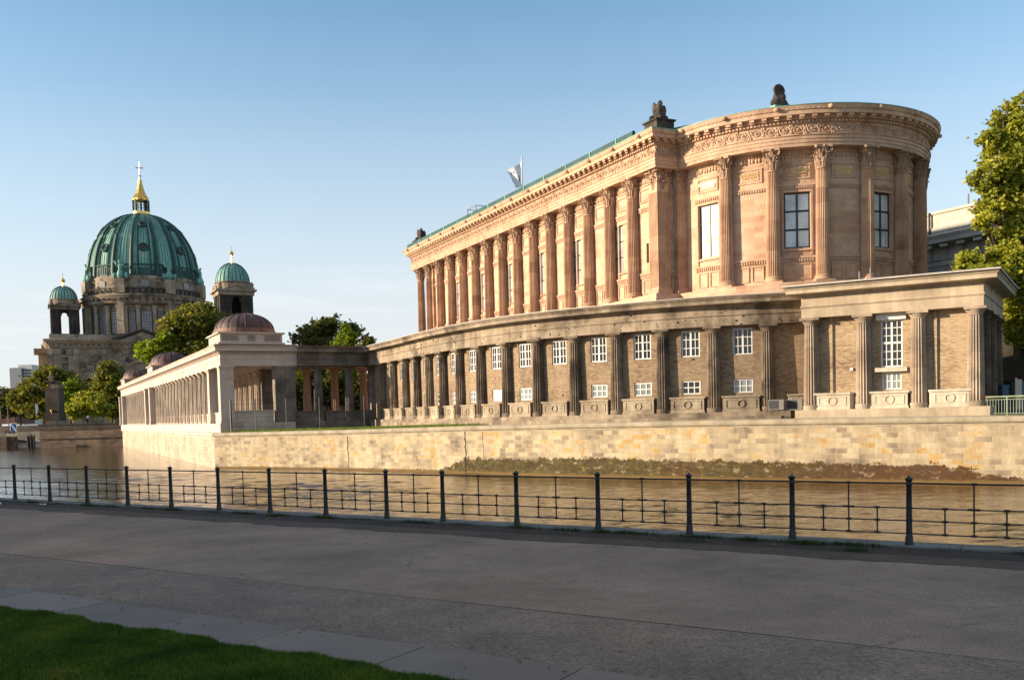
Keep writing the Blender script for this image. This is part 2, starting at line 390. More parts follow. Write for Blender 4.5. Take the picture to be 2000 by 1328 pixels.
        mf = N(ns, 'ShaderNodeMath', operation='MULTIPLY'); ls.new(rm.outputs[0], mf.inputs[0]); ls.new(rh.outputs[0], mf.inputs[1])
        col = mixc(ns, ls, col, wc, mf.outputs[0])
    if moss:
        rt = ramp(ns, [(0.16, 1.0), (0.26, 0.0)]); nz = N(ns, 'ShaderNodeMath', operation='MULTIPLY_ADD'); ls.new(nm.outputs[0], nz.inputs[0]); nz.inputs[1].default_value = 0.35; ls.new(zz.outputs[0], nz.inputs[2])
        ls.new(nz.outputs[0], rt.inputs[0]); rt.color_ramp.elements[0].position = 0.30; rt.color_ramp.elements[1].position = 0.40
        col = mixc(ns, ls, col, (0.15, 0.095, 0.035), rt.outputs[0])
    inv = N(ns, 'ShaderNodeMath', operation='SUBTRACT'); inv.inputs[0].default_value = 1.0; ls.new(br.outputs['Fac'], inv.inputs[1])
    finish(ns, ls, b, col, rough, [(inv.outputs[0], bump, 0.7), (fine.outputs[0], bump * 1.2, 0.6)], spec); return m
def plain(name, col, rough=0.5, metal=0.0, spec=0.5, var=0.15, nscale=2.0):
    m, ns, ls, b = newmat(name); g = N(ns, 'ShaderNodeNewGeometry')
    n = noise(ns, ls, g.outputs['Position'], nscale, 4); r = ramp(ns, [(0.3, tuple(c * (1 - var) for c in col)), (0.7, tuple(min(1, c * (1 + var)) for c in col))]); ls.new(n.outputs[0], r.inputs[0])
    finish(ns, ls, b, r.outputs[0], rough, (), spec); b.inputs['Metallic'].default_value = metal; return m
def leafmat(name, cols, scale=0.35):
    m, ns, ls, b = newmat(name); g = N(ns, 'ShaderNodeNewGeometry')
    n = noise(ns, ls, g.outputs['Position'], scale, 5, 0.7); r = ramp(ns, [(0.3 + 0.4 * i / (len(cols) - 1), c) for i, c in enumerate(cols)]); ls.new(n.outputs[0], r.inputs[0])
    isl = N(ns, 'ShaderNodeMath', operation='MULTIPLY'); ls.new(g.outputs['Random Per Island'], isl.inputs[0]); isl.inputs[1].default_value = 1.0
    rr = ramp(ns, [(0, 0.6), (1, 1.35)]); ls.new(isl.outputs[0], rr.inputs[0])
    col = mixc(ns, ls, r.outputs[0], rr.outputs[0], 1.0, 'MULTIPLY')
    finish(ns, ls, b, col, 0.55, (), 0.3)
    tr = N(ns, 'ShaderNodeBsdfTranslucent'); c2 = mixc(ns, ls, col, (1.25, 1.2, 0.45), 1.0, 'MULTIPLY'); ls.new(c2, tr.inputs['Color'])
    mx = N(ns, 'ShaderNodeMixShader'); mx.inputs[0].default_value = 0.42; ls.new(b.outputs[0], mx.inputs[1]); ls.new(tr.outputs[0], mx.inputs[2])
    ls.new(mx.outputs[0], ns['Material Output'].inputs['Surface']); return m

GS = [(0.38, 0.225, 0.145), (0.50, 0.322, 0.212), (0.57, 0.39, 0.268), (0.48, 0.28, 0.185)]
M = {}
M['gal_wall'] = masonry('gallery_sandstone_wall', [(0.40, 0.225, 0.145), (0.50, 0.31, 0.20), (0.58, 0.38, 0.255), (0.60, 0.42, 0.29), (0.50, 0.28, 0.185)], (0.36, 0.22, 0.15), 1.5, 0.42, 0.006, 0.4, bump=0.006, pits=0.0, joint=0.5, streak=0.2)
M['gal_stone'] = stone('gallery_sandstone', GS, 0.8, streak=0.25)
M['gal_col'] = stone('gallery_column_sandstone', GS, 0.6, streak=0.2, drums=0.8)
M['gal_cap'] = stone('gallery_capital_sandstone', [(0.26, 0.16, 0.11), (0.36, 0.23, 0.15), (0.48, 0.33, 0.23)], 1.6, streak=0.3)
M['gal_orn'] = stone('dark_weathered_sandstone', [(0.035, 0.028, 0.022), (0.06, 0.048, 0.038), (0.13, 0.10, 0.08)], 1.5, streak=0.2)
M['soot'] = stone('soot_sandstone', [(0.20, 0.155, 0.11), (0.31, 0.245, 0.175), (0.42, 0.34, 0.245)], 0.7, soot=0.42, sootc=(0.085, 0.065, 0.05), streak=0.6)
M['soot_col'] = stone('sooty_column_sandstone', [(0.13, 0.10, 0.072), (0.24, 0.19, 0.14), (0.37, 0.30, 0.22)], 0.8, soot=0.42, sootc=(0.06, 0.046, 0.036), streak=0.6, drums=0.5, perobj=0.35)
M['portico'] = stone('tan_sandstone', [(0.34, 0.27, 0.19), (0.45, 0.36, 0.255), (0.54, 0.44, 0.31)], 0.7, streak=0.35)
M['portico_col'] = stone('portico_column_sandstone', [(0.26, 0.21, 0.16), (0.42, 0.34, 0.26), (0.52, 0.43, 0.33)], 0.5, soot=0.40, sootc=(0.10, 0.08, 0.06), streak=0.5, drums=0.7)
M['panel'] = stone('pale_panel_stone', [(0.42, 0.36, 0.27), (0.56, 0.49, 0.38), (0.64, 0.57, 0.45)], 0.8, streak=0.3)
M['panel_old'] = stone('old_panel_stone', [(0.24, 0.19, 0.13), (0.38, 0.31, 0.22), (0.50, 0.42, 0.31)], 0.6, soot=0.40, sootc=(0.12, 0.09, 0.07), streak=0.5)
M['brick'] = masonry('tan_brick', [(0.11, 0.075, 0.05), (0.22, 0.145, 0.09), (0.30, 0.21, 0.13), (0.39, 0.285, 0.18), (0.25, 0.145, 0.09)], (0.22, 0.17, 0.12), 0.27, 0.085, 0.011, 0.6, bump=0.012, pits=0.35, streak=0.35)
M['brick2'] = masonry('yellow_brick', [(0.18, 0.11, 0.07), (0.32, 0.215, 0.13), (0.43, 0.31, 0.185), (0.52, 0.40, 0.25), (0.33, 0.19, 0.12)], (0.30, 0.23, 0.16), 0.27, 0.085, 0.011, 0.5, bump=0.012, pits=0.25, streak=0.2)
M['pale'] = stone('cleaned_pale_stone', [(0.43, 0.355, 0.29), (0.54, 0.455, 0.38), (0.62, 0.53, 0.45)], 0.6, streak=0.2)
M['pale_blk'] = masonry('cleaned_pale_ashlar', [(0.40, 0.325, 0.265), (0.50, 0.42, 0.35), (0.57, 0.485, 0.41), (0.52, 0.425, 0.345)], (0.40, 0.33, 0.27), 1.4, 0.5, 0.006, 0.4, bump=0.006, pits=0.0, joint=0.5)
M['pale_col'] = stone('pale_column_stone', [(0.40, 0.33, 0.27), (0.54, 0.46, 0.38), (0.62, 0.54, 0.45)], 0.5, streak=0.4, drums=0.45)
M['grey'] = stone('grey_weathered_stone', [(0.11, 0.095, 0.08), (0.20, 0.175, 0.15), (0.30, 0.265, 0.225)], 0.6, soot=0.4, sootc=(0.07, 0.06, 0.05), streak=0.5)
M['quay'] = masonry('quay_sandstone', [(0.17, 0.135, 0.10), (0.25, 0.195, 0.14), (0.35, 0.28, 0.19), (0.43, 0.345, 0.225), (0.50, 0.415, 0.28), (0.44, 0.28, 0.10), (0.47, 0.38, 0.24)], (0.56, 0.47, 0.34), 0.60, 0.295, 0.013, 0.42, bump=0.03, moss=True, pits=0.85, streak=0.5, joint=0.55, squash=1.5)
M['quay_left'] = masonry('quay_pale_sandstone', [(0.30, 0.24, 0.17), (0.42, 0.35, 0.26), (0.50, 0.43, 0.33), (0.45, 0.36, 0.25)], (0.22, 0.17, 0.12), 0.9, 0.34, 0.010, 0.3, bump=0.03, pits=0.5, streak=0.5, joint=0.8)
M['coping'] = stone('quay_coping', [(0.26, 0.22, 0.155), (0.38, 0.32, 0.23), (0.48, 0.41, 0.29)], 0.8, streak=0.3, bump=0.02)
M['copper'] = None
def coppermat(name, cols, scale=0.4):
    m, ns, ls, b = newmat(name); g = N(ns, 'ShaderNodeNewGeometry'); n = noise(ns, ls, g.outputs['Position'], 1.0, 6, 0.65, (scale, scale, scale * 0.25))
    r = ramp(ns, [(0.3 + 0.4 * i / (len(cols) - 1), c) for i, c in enumerate(cols)]); ls.new(n.outputs[0], r.inputs[0])
    n2 = noise(ns, ls, g.outputs['Position'], 3, 4); col = mixc(ns, ls, r.outputs[0], n2.outputs[0], 0.3, 'OVERLAY')
    finish(ns, ls, b, col, 0.62, (), 0.4); return m
M['copper'] = coppermat('verdigris_copper', [(0.075, 0.19, 0.155), (0.155, 0.34, 0.285), (0.30, 0.48, 0.40)], 0.25)
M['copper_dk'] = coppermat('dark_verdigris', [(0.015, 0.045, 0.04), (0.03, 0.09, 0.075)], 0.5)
M['copper_lt'] = coppermat('pale_verdigris', [(0.12, 0.30, 0.22), (0.28, 0.46, 0.34)], 0.5)
M['brown_cu'] = coppermat('brown_copper', [(0.045, 0.028, 0.026), (0.075, 0.045, 0.04), (0.12, 0.065, 0.05)], 0.8)
M['red_cu'] = coppermat('bright_brown_copper', [(0.10, 0.052, 0.042), (0.19, 0.095, 0.068), (0.26, 0.14, 0.10)], 0.9)
M['gold'] = plain('gilding', (0.85, 0.52, 0.14), 0.28, 1.0, 0.5, 0.1)
M['cath'] = masonry('cathedral_sandstone', [(0.11, 0.082, 0.062), (0.25, 0.20, 0.148), (0.40, 0.32, 0.235), (0.48, 0.385, 0.285)], (0.10, 0.08, 0.06), 1.6, 0.7, 0.02, 0.1, bump=0.01, soot=0.42, sootc=(0.045, 0.036, 0.03), pits=0.0, joint=0.3, streak=0.5)
M['cath_lt'] = stone('cathedral_trim', [(0.14, 0.11, 0.085), (0.36, 0.285, 0.21), (0.50, 0.40, 0.30)], 0.15, soot=0.36, sootc=(0.05, 0.04, 0.033), streak=0.5)
M['cath_dk'] = stone('cathedral_soot', [(0.03, 0.024, 0.02), (0.06, 0.05, 0.04), (0.12, 0.095, 0.075)], 0.2, streak=0.4)
M['white'] = plain('white_painted_wood', (0.72, 0.70, 0.66), 0.45, 0, 0.4, 0.06)
M['iron'] = plain('black_painted_iron', (0.014, 0.0145, 0.016), 0.45, 0, 0.45, 0.6, 9)
M['darkmetal'] = plain('dark_window_metal', (0.035, 0.028, 0.022), 0.4, 0.3, 0.5, 0.1)
def glassmat(name, col, rough=0.06):
    m, ns, ls, b = newmat(name); g = N(ns, 'ShaderNodeNewGeometry'); n = noise(ns, ls, g.outputs['Position'], 0.8, 3)
    r = ramp(ns, [(0.35, tuple(c * 0.6 for c in col)), (0.65, col)]); ls.new(n.outputs[0], r.inputs[0])
    oi = N(ns, 'ShaderNodeObjectInfo'); ro = ramp(ns, [(0, 0.78), (1, 1.2)]); ls.new(oi.outputs['Random'], ro.inputs[0]); cc_ = mixc(ns, ls, r.outputs[0], ro.outputs[0], 1.0, 'MULTIPLY')
    n2 = noise(ns, ls, g.outputs['Position'], 1.1, 2)
    finish(ns, ls, b, cc_, rough, [(n2.outputs[0], 0.02, 0.25)], 0.6); return m
M['glass'] = glassmat('dark_glass', (0.03, 0.032, 0.035))
M['blind'] = glassmat('glass_over_white_blind', (0.60, 0.60, 0.58), 0.12)
M['blind_grey'] = glassmat('glass_over_grey_blind', (0.30, 0.33, 0.33), 0.1)
M['blind_cool'] = glassmat('glass_over_cool_blind', (0.66, 0.73, 0.75), 0.1)
M['cath_glass'] = glassmat('cathedral_glass', (0.26, 0.25, 0.27), 0.15)
M['void'] = plain('dark_interior', (0.012, 0.011, 0.010), 0.9, 0, 0.1, 0.1)
M['acgrey'] = plain('air_conditioner_metal', (0.20, 0.185, 0.165), 0.5, 0.2)
M['dark'] = plain('dark_grille', (0.03, 0.03, 0.03), 0.6)
M['green_paint'] = plain('green_painted_steel', (0.20, 0.25, 0.15), 0.45)
M['blue'] = plain('blue_steel', (0.05, 0.10, 0.17), 0.5)
M['lead'] = plain('grey_roof_felt', (0.42, 0.38, 0.34), 0.6)
M['bark'] = stone('bark', [(0.05, 0.038, 0.028), (0.11, 0.085, 0.06)], 2.5, streak=0.5, bump=0.04)
LG = {'plane': leafmat('plane_leaves', [(0.15, 0.175, 0.02), (0.31, 0.32, 0.035), (0.52, 0.49, 0.06)], 0.5),
      'olive': leafmat('olive_leaves', [(0.08, 0.09, 0.016), (0.155, 0.16, 0.025), (0.26, 0.23, 0.04)], 0.35),
      'dark': leafmat('dark_leaves', [(0.05, 0.065, 0.014), (0.09, 0.10, 0.022), (0.15, 0.14, 0.035)], 0.35),
      'bright': leafmat('bright_leaves', [(0.11, 0.17, 0.012), (0.20, 0.27, 0.02), (0.32, 0.36, 0.03)], 0.6)}
# ---------------------------------------------------------------- ground, water
F0 = Vector((0.064, 17.55)); FA = Vector((0.846, -0.533)).normalized(); FB = Vector((-FA.y * -1 * -1, -FA.x)) 
FB = Vector((FA.y, -FA.x))            # toward the camera (right of travel)
def G(s, wd, z=0.0): q = F0 + FA * s + FB * wd; return (q.x, q.y, z)
def strip(name, s0, s1, w0, w1, z, mat, n=1):
    m = Mesh(); m.quad(G(s0, w0, z), G(s0, w1, z), G(s1, w1, z), G(s1, w0, z), [(s0, w0), (s0, w1), (s1, w1), (s1, w0)])
    return m.build(name, mat, fix=False)
def asphalt(name, base, grain=260, patch=0.5, bump=0.004, gb=60, uvn=False):
    m, ns, ls, b = newmat(name); g = N(ns, 'ShaderNodeNewGeometry'); pos = g.outputs['Position']
    n1 = noise(ns, ls, pos, patch, 6, 0.62); r1 = ramp(ns, [(0.3, tuple(c * 0.72 for c in base)), (0.5, base), (0.72, tuple(c * 1.28 for c in base))]); ls.new(n1.outputs[0], r1.inputs[0])
    v = N(ns, 'ShaderNodeTexVoronoi'); v.inputs['Scale'].default_value = gb; ls.new(pos, v.inputs['Vector'])
    rv = ramp(ns, [(0.0, 0.55), (1.0, 1.5)]); ls.new(v.outputs['Color'], rv.inputs[0])
    col = mixc(ns, ls, r1.outputs[0], rv.outputs[0], 0.55, 'MULTIPLY')
    n2 = noise(ns, ls, pos, 2.2, 8, 0.75); r2 = ramp(ns, [(0.34, 0.66), (0.62, 1.12)]); ls.new(n2.outputs[0], r2.inputs[0])
    col = mixc(ns, ls, col, r2.outputs[0], 0.5, 'MULTIPLY')
    big = noise(ns, ls, pos, 0.16, 3, 0.5); rb = ramp(ns, [(0.34, (0.90, 0.92, 0.95)), (0.52, (1.07, 1.06, 1.05)), (0.66, (1.38, 1.25, 1.14))]); ls.new(big.outputs[0], rb.inputs[0])  # broad noise patches of warm light put into the colour
    col = mixc(ns, ls, col, rb.outputs[0], 0.85, 'MULTIPLY')
    gr = noise(ns, ls, pos, 38, 2, 0.9); rg = ramp(ns, [(0.30, 0.35), (0.5, 1.0), (0.70, 1.8)]); ls.new(gr.outputs[0], rg.inputs[0]); col = mixc(ns, ls, col, rg.outputs[0], 0.55, 'MULTIPLY')
    cr = N(ns, 'ShaderNodeTexVoronoi', feature='DISTANCE_TO_EDGE'); cr.inputs['Scale'].default_value = 0.28; wv = noise(ns, ls, pos, 1.6, 5, 0.7); av = N(ns, 'ShaderNodeVectorMath', operation='MULTIPLY_ADD'); ls.new(wv.outputs['Color'], av.inputs[0]); av.inputs[1].default_value = (0.9, 0.9, 0); ls.new(pos, av.inputs[2]); ls.new(av.outputs[0], cr.inputs['Vector'])
    rc = ramp(ns, [(0.0, 1.0), (0.004, 0.0)]); ls.new(cr.outputs['Distance'], rc.inputs[0]); bm_ = noise(ns, ls, pos, 0.5, 2); rk = ramp(ns, [(0.5, 0.0), (0.6, 0.75)]); ls.new(bm_.outputs[0], rk.inputs[0])
    mm = N(ns, 'ShaderNodeMath', operation='MULTIPLY'); ls.new(rc.outputs[0], mm.inputs[0]); ls.new(rk.outputs[0], mm.inputs[1]); col = mixc(ns, ls, col, tuple(c * 0.35 for c in base), mm.outputs[0])
    n3 = noise(ns, ls, pos, 25, 4, 0.7)
    finish(ns, ls, b, col, 0.78, [(v.outputs['Distance'], bump, 0.8), (n3.outputs[0], bump, 0.6)], 0.3); return m
M['asphalt'] = asphalt('asphalt', (0.235, 0.172, 0.128), gb=75)
M['mosaic'] = asphalt('mosaic_paving', (0.185, 0.142, 0.110), gb=26, bump=0.012)
M['dirt'] = asphalt('trodden_soil', (0.034, 0.025, 0.018), gb=45, bump=0.01, patch=1.5)
def slabmat():
    m, ns, ls, b = newmat('granite_slabs'); tc = N(ns, 'ShaderNodeTexCoord'); g = N(ns, 'ShaderNodeNewGeometry'); pos = g.outputs['Position']
    oi = N(ns, 'ShaderNodeNewGeometry'); r = ramp(ns, [(0, (0.13, 0.104, 0.086)), (0.5, (0.155, 0.123, 0.10)), (1, (0.185, 0.143, 0.112))]); ls.new(g.outputs['Random Per Island'], r.inputs[0])
    n = noise(ns, ls, pos, 1.5, 6, 0.65); col = mixc(ns, ls, r.outputs[0], n.outputs[0], 0.35, 'OVERLAY')
    v = noise(ns, ls, pos, 90, 3, 0.8); col = mixc(ns, ls, col, v.outputs[0], 0.35, 'OVERLAY')
    finish(ns, ls, b, col, 0.6, [(v.outputs[0], 0.003, 0.5)], 0.35); return m
M['slab'] = slabmat()
M['kerb'] = stone('granite_kerb', [(0.10, 0.105, 0.10), (0.16, 0.165, 0.155), (0.22, 0.22, 0.205)], 1.2, streak=0.1)
M['earth'] = plain('lawn_soil', (0.035, 0.05, 0.015), 0.9, 0, 0.1, 0.3)
# near bank: one sheet to the horizon behind, edge at the embankment
m = Mesh(); m.quad(G(-900, -0.10), G(-900, 2500), G(900, 2500), G(900, -0.10)); props(m.build('ground', M['asphalt'], fix=False), kind='structure')
props(strip('soil_verge', -60, 40, 0.12, 0.85, 0.006, M['dirt']), kind='structure')
# soil fades into the asphalt through a second ragged sheet
m = Mesh(); pts = []
for i in range(401):
    s = -60 + 0.25 * i; pts.append((s, 1.32 + 0.09 * math.sin(s * 1.7) * math.sin(s * 0.63 + 1) + 0.12 * random.random()))
for a, b_ in zip(pts[:-1], pts[1:]): m.quad(G(a[0], 0.5, 0.004), G(a[0], a[1] + 0.12, 0.004), G(b_[0], b_[1] + 0.12, 0.004), G(b_[0], 0.5, 0.004))
props(m.build('soil_edge', asphalt('gritty_soil', (0.078, 0.057, 0.041), gb=60, bump=0.008, patch=1.2), fix=False), kind='structure')
props(strip('mosaic_pavement', -60, 40, 6.28, 8.2, 0.004, M['mosaic']), kind='structure')
m = Mesh(); m.tube([G(-60 + 2.0 * i, 6.27 + 0.012 * math.sin(i * 1.3), -0.003) for i in range(50)], 0.009, 4); props(m.build('pavement_joint', M['dirt'], fix=True), kind='structure')
m = Mesh(); s = -40.0
while s < 25:
    L = random.uniform(1.25, 1.75); q = [G(s + .008, 8.1, 0), G(s + .008, 9.02, 0), G(s + L - .008, 9.02, 0), G(s + L - .008, 8.1, 0)]
    m.prism([(p[0], p[1]) for p in q], -0.05, 0.010 + random.uniform(0, 0.004)); s += L
props(m.build('slab_pavement', M['slab']), kind='structure')
m = Mesh(); m.quad(G(-60, 9.0, 0.012), G(-60, 60, 0.012), G(40, 60, 0.012), G(40, 9.0, 0.012)); props(m.build('lawn', M['earth'], fix=False), kind='structure')
# puddles
def puddlemat():
    m, ns, ls, b = newmat('puddle_water'); finish(ns, ls, b, (0.03, 0.03, 0.03), 0.02, (), 1.0); return m
M['puddle'] = puddlemat()
for (cx, cy, rx, ry) in ((-15.0, 25.9, 0.75, 0.33), (-12.9, 25.5, 0.6, 0.2)):
    m = Mesh(); poly = []
    for k in range(28):
        a = 2 * PI * k / 28; r = 1 + 0.22 * math.sin(3 * a + cx) + 0.13 * math.sin(7 * a)
        poly.append((cx + rx * r * math.cos(a), cy + ry * r * math.sin(a) - 0.3 * rx * math.cos(a)))
    m.add([(p[0], p[1], 0.009) for p in poly], [list(range(28))]); props(m.build('puddle', M['puddle'], fix=False), kind='structure')
# embankment kerb and wall
emb = thing('embankment_wall', 'low granite kerb and wall along the near bank, under the black iron railing', 'embankment wall', G(0, -0.2))
s = -62.0; m = Mesh()
while s < 40:
    L = random.uniform(1.1, 1.5); q = [G(s + .006, -0.34), G(s + .006, 0.13), G(s + L - .006, 0.13), G(s + L - .006, -0.34)]
    m.prism([(p[0], p[1]) for p in q], -0.25, 0.030 + random.uniform(0, 0.008)); s += L
m.build('kerb', M['kerb'], emb)
m = Mesh(); pth = Path([G(60, -0.28)[:2], G(-400, -0.28)[:2]]); wall(m, pth, 0, pth.L, -4, -0.26, thick=1.0); m.build('wall_face', M['quay_left'], emb)
# water
def watermat():
    m, ns, ls, b = newmat('river_water'); g = N(ns, 'ShaderNodeNewGeometry'); pos = g.outputs['Position']
    n1 = noise(ns, ls, pos, 1.0, 3, 0.55, (0.75, 1.1, 1)); n2 = noise(ns, ls, pos, 1.0, 3, 0.6, (2.6, 3.6, 1)); n4 = noise(ns, ls, pos, 1.0, 3, 0.6, (7, 9, 1))
    finish(ns, ls, b, (0.070, 0.036, 0.012), 0.02, [(n1.outputs[0], 0.09, 0.5), (n2.outputs[0], 0.05, 0.5), (n4.outputs[0], 0.015, 0.45)], 0.5)
    b.inputs['IOR'].default_value = 1.9; return m
M['water'] = watermat()
X0, X1, Y0, Y1, DX = -48.0, 32.0, 12.0, 92.0, 0.17      # chop is real geometry near the camera, fading out to a flat far sheet
nx_, ny_ = int((X1 - X0) / DX) + 1, int((Y1 - Y0) / DX) + 1
gx, gy = np.meshgrid(np.linspace(X0, X1, nx_), np.linspace(Y0, Y1, ny_)); hz = np.zeros_like(gx); wr = np.random.default_rng(3)
for k in range(34):
    wlen = 0.5 * (1.12 ** (k * 0.62)) * wr.uniform(.85, 1.15); a_ = math.radians(108) + wr.normal() * 0.75; kk = 2 * PI / wlen
    hz += 0.0042 * wlen ** 0.66 * np.sin(kk * (gx * math.cos(a_) + gy * math.sin(a_)) + wr.uniform(0, 6.3) + 0.8 * np.sin(0.31 * gx + 0.23 * gy + k))
patch = 0.65 + 0.35 * np.sin(0.21 * gx + 0.9 * np.sin(0.13 * gy)) * np.sin(0.17 * gy + 0.6)
ed = np.clip(np.minimum(np.minimum(gx - X0, X1 - gx), np.minimum(gy - Y0, Y1 - gy)) / 12.0, 0, 1); ed[gy < Y0 + 14] = np.clip((gy[gy < Y0 + 14] - Y0) / 1.0, 0, 1) * np.clip(np.minimum(gx - X0, X1 - gx)[gy < Y0 + 14] / 12, 0, 1)
V_ = np.stack([gx, gy, -2.23 + hz * patch * ed], 2).reshape(-1, 3); out_ = [(-3000, -300), (600, -300), (600, 3000), (-3000, 3000)]
nb = len(V_); V_ = np.vstack([V_, [(x, y, -2.23) for x, y in out_]]); ii = (np.arange(ny_ - 1)[:, None] * nx_ + np.arange(nx_ - 1)[None]).ravel()
Q_ = np.stack([ii, ii + 1, ii + nx_ + 1, ii + nx_], 1); c00, c10, c11, c01 = 0, nx_ - 1, nx_ * ny_ - 1, nx_ * (ny_ - 1)
rim = [[nb, nb + 1] + list(range(c10, c00 - 1, -1)), [nb + 1, nb + 2] + list(range(c11, c10 - 1, -nx_)), [nb + 2, nb + 3] + list(range(c01, c11 + 1)), [nb + 3, nb] + list(range(c00, c01 + 1, nx_))]
me = bpy.data.meshes.new('water'); me.from_pydata(V_.tolist(), [], Q_.tolist() + rim); me.materials.append(M['water']); me.shade_smooth()
props(put('water', me), kind='structure')
# ---------------------------------------------------------------- quay walls of the island
QW = [(-76.3, 181.0), (-27.8, 86.2), (-13.82, 77.3), (-3.69, 69.1), (3.44, 63.0), (12.51, 56.4), (18.4, 53.0), (26.66, 48.0), (60.0, 28.0), (160, -35)]
QZ = [1.04, 1.04, 1.14, 1.30, 1.38, 1.42, 1.40, 1.36, 1.36, 1.36]
qp = Path(QW)
def qz(u):
    for i in range(len(QZ) - 1):
        if u <= qp.c[i + 1]: return QZ[i] + (QZ[i + 1] - QZ[i]) * (u - qp.c[i]) / (qp.c[i + 1] - qp.c[i])
    return QZ[-1]
uc = qp.c[1]
COPE = [(-0.75, -0.45), (0.0, -0.45), (0.02, -0.34), (0.13, -0.32), (0.20, -0.22), (0.19, -0.08), (0.10, 0.0), (-0.75, 0.03)]
q1 = thing('quay_wall', 'pale sunlit quay wall running back from the corner below the white river colonnade', 'quay wall', (-52, 133, -2.3))
m = Mesh(); wall(m, qp, 0, uc, -3.5, 0.62, thick=0.7); m.build('masonry_face', M['quay_left'], q1)
m = Mesh(); sweep(m, qp, COPE, -0.1, uc, zf=qz); m.build('coping', M['pale'], q1)
q2 = thing('quay_wall', 'long yellow sandstone quay wall across the river with dark weed along its foot', 'quay wall', (5, 62, -2.3))
m = Mesh()
vs = []; us = [uc + 0.0] + [c for c in qp.c[2:]] ; us = sorted(set(us + [uc + k * 2.0 for k in range(1, 100) if uc + k * 2.0 < qp.L]))
for u in us:
    for z in (-3.5, qz(u) - 0.42): q = qp.pos(u, 0); vs.append((q.x, q.y, z))
fs = []; uvs = []
for i in range(len(us) - 1):
    fs.append([2 * i, 2 * i + 2, 2 * i + 3, 2 * i + 1]); a, b_ = us[i] - uc, us[i + 1] - uc; uvs.append([(a, -3.5), (b_, -3.5), (b_, qz(us[i + 1]) - 0.42), (a, qz(us[i]) - 0.42)])
m.add(vs, fs, uvs); m.build('masonry_face', M['quay'], q2, fix=False)
m = Mesh(); sweep(m, qp, COPE, uc + 0.02, qp.L, zf=qz); m.build('coping', M['coping'], q2, smooth=40)
# open cracks and settlement joints in the masonry
for (px, wd) in ((680, 0.13), (909, 0.16), (944, 0.05)):
    X = at(px, 880, 70); u = min([(abs(at(px, 880, 1).x / at(px, 880, 1).y - qp.pos(uu).x / qp.pos(uu).y), uu) for uu in [uc + 0.05 * k for k in range(900)]])[1]
    m = Mesh(); zz = [-2.2 + 0.28 * k for k in range(13)]; prev = None
    for z in zz:
        if z > qz(u) - 0.42: break
        w_ = wd * random.uniform(0.35, 1.0) * (0.5 + 0.5 * (z + 2.2) / 3.2); o = random.uniform(-0.07, 0.07)
        a, b_ = qp.pos(u + o - w_ / 2, 0.012), qp.pos(u + o + w_ / 2, 0.012)
        cur = [(a.x, a.y, z), (b_.x, b_.y, z)]
        if prev: m.add([prev[0], prev[1], cur[1], cur[0]], [[0, 1, 2, 3]])
        prev = cur
    m.build('open_joint', M['void'], q2, fix=False)
# island ground
m = Mesh(); pl = [qp.pos(c, -0.5) for c in qp.c]
land = [(p.x, p.y) for p in pl]
vs = [(p[0], p[1], z - 0.02) for p, z in zip(land, QZ)] + [(900, 500, 1.45), (900, 3000, 1.45), (-900, 3000, 1.45), (-200, 420, 1.1), (-94, 186, 1.0), (-94, 183.2, 1.0), (-77.5, 182.3, 1.0)]
M['terrace'] = plain('terrace_ground', (0.10, 0.11, 0.05), 0.9, 0, 0.2, 0.3, 1.0)
m.add(vs, [list(range(len(vs)))]); o = m.build('island_ground', M['terrace'], fix=False); props(o, kind='structure')
bm = bmesh.new(); bm.from_mesh(o.data); bmesh.ops.triangulate(bm, faces=bm.faces); bm.to_mesh(o.data); bm.free()
# ---------------------------------------------------------------- column meshes
def fluted(r0, r1, z0, z1, fl=20, rows=8, depth=0.07, mat=None, base='doric', entasis=0.0):
    m = Mesh(); seg = fl * 4; prof = []
    for i in range(rows + 1):
        t = i / rows; r = r0 + (r1 - r0) * (t ** 1.35); prof.append((r, z0 + (z1 - z0) * t))
    vs = []
    for r, z in prof:
        for k in range(seg):
            ph = (k % 4) / 4.0; dd = 0 if ph == 0 else depth * r * math.sin(PI * ph) * (1.25 if ph == 0.5 else 1.15)
            a = 2 * PI * k / seg; vs.append(((r - dd) * math.cos(a), (r - dd) * math.sin(a), z))
    fs = [[i * seg + k, i * seg + (k + 1) % seg, (i + 1) * seg + (k + 1) % seg, (i + 1) * seg + k] for i in range(rows) for k in range(seg)]
    m.add(vs, fs); return m
# Doric, unit: base z=0 .. top z=5.45
DH = 5.45
def doric(mat, cap=True):
    m = fluted(0.46, 0.37, 0.28, DH - 0.42, 18, 6, 0.13)
    m.lathe([(0.49, 0), (0.49, 0.10), (0.485, 0.26), (0.455, 0.29)], 28)
    m.lathe([(0.36, DH - 0.44), (0.385, DH - 0.43), (0.375, DH - 0.38), (0.40, DH - 0.34), (0.50, DH - 0.21), (0.53, DH - 0.165), (0.50, DH - 0.15)], 28)
    m.box((0, 0, DH - 0.075), (1.12, 1.12, 0.15)); return m.mesh('column', mat, 35)
me_dor_soot = doric(M['soot_col']); me_dor_port = doric(M['portico_col']); me_dor_grey = doric(M['grey'])
def doric_lo(mat):
    m = fluted(0.44, 0.36, 0.2, DH - 0.4, 14, 3, 0.13)
    m.lathe([(0.47, 0), (0.47, 0.18), (0.43, 0.21)], 20)
    m.lathe([(0.36, DH - 0.42), (0.37, DH - 0.35), (0.50, DH - 0.2), (0.50, DH - 0.15)], 20)
    m.box((0, 0, DH - 0.075), (1.05, 1.05, 0.15)); return m.mesh('column', mat, 35)
me_dor_pale = doric_lo(M['pale_col'])
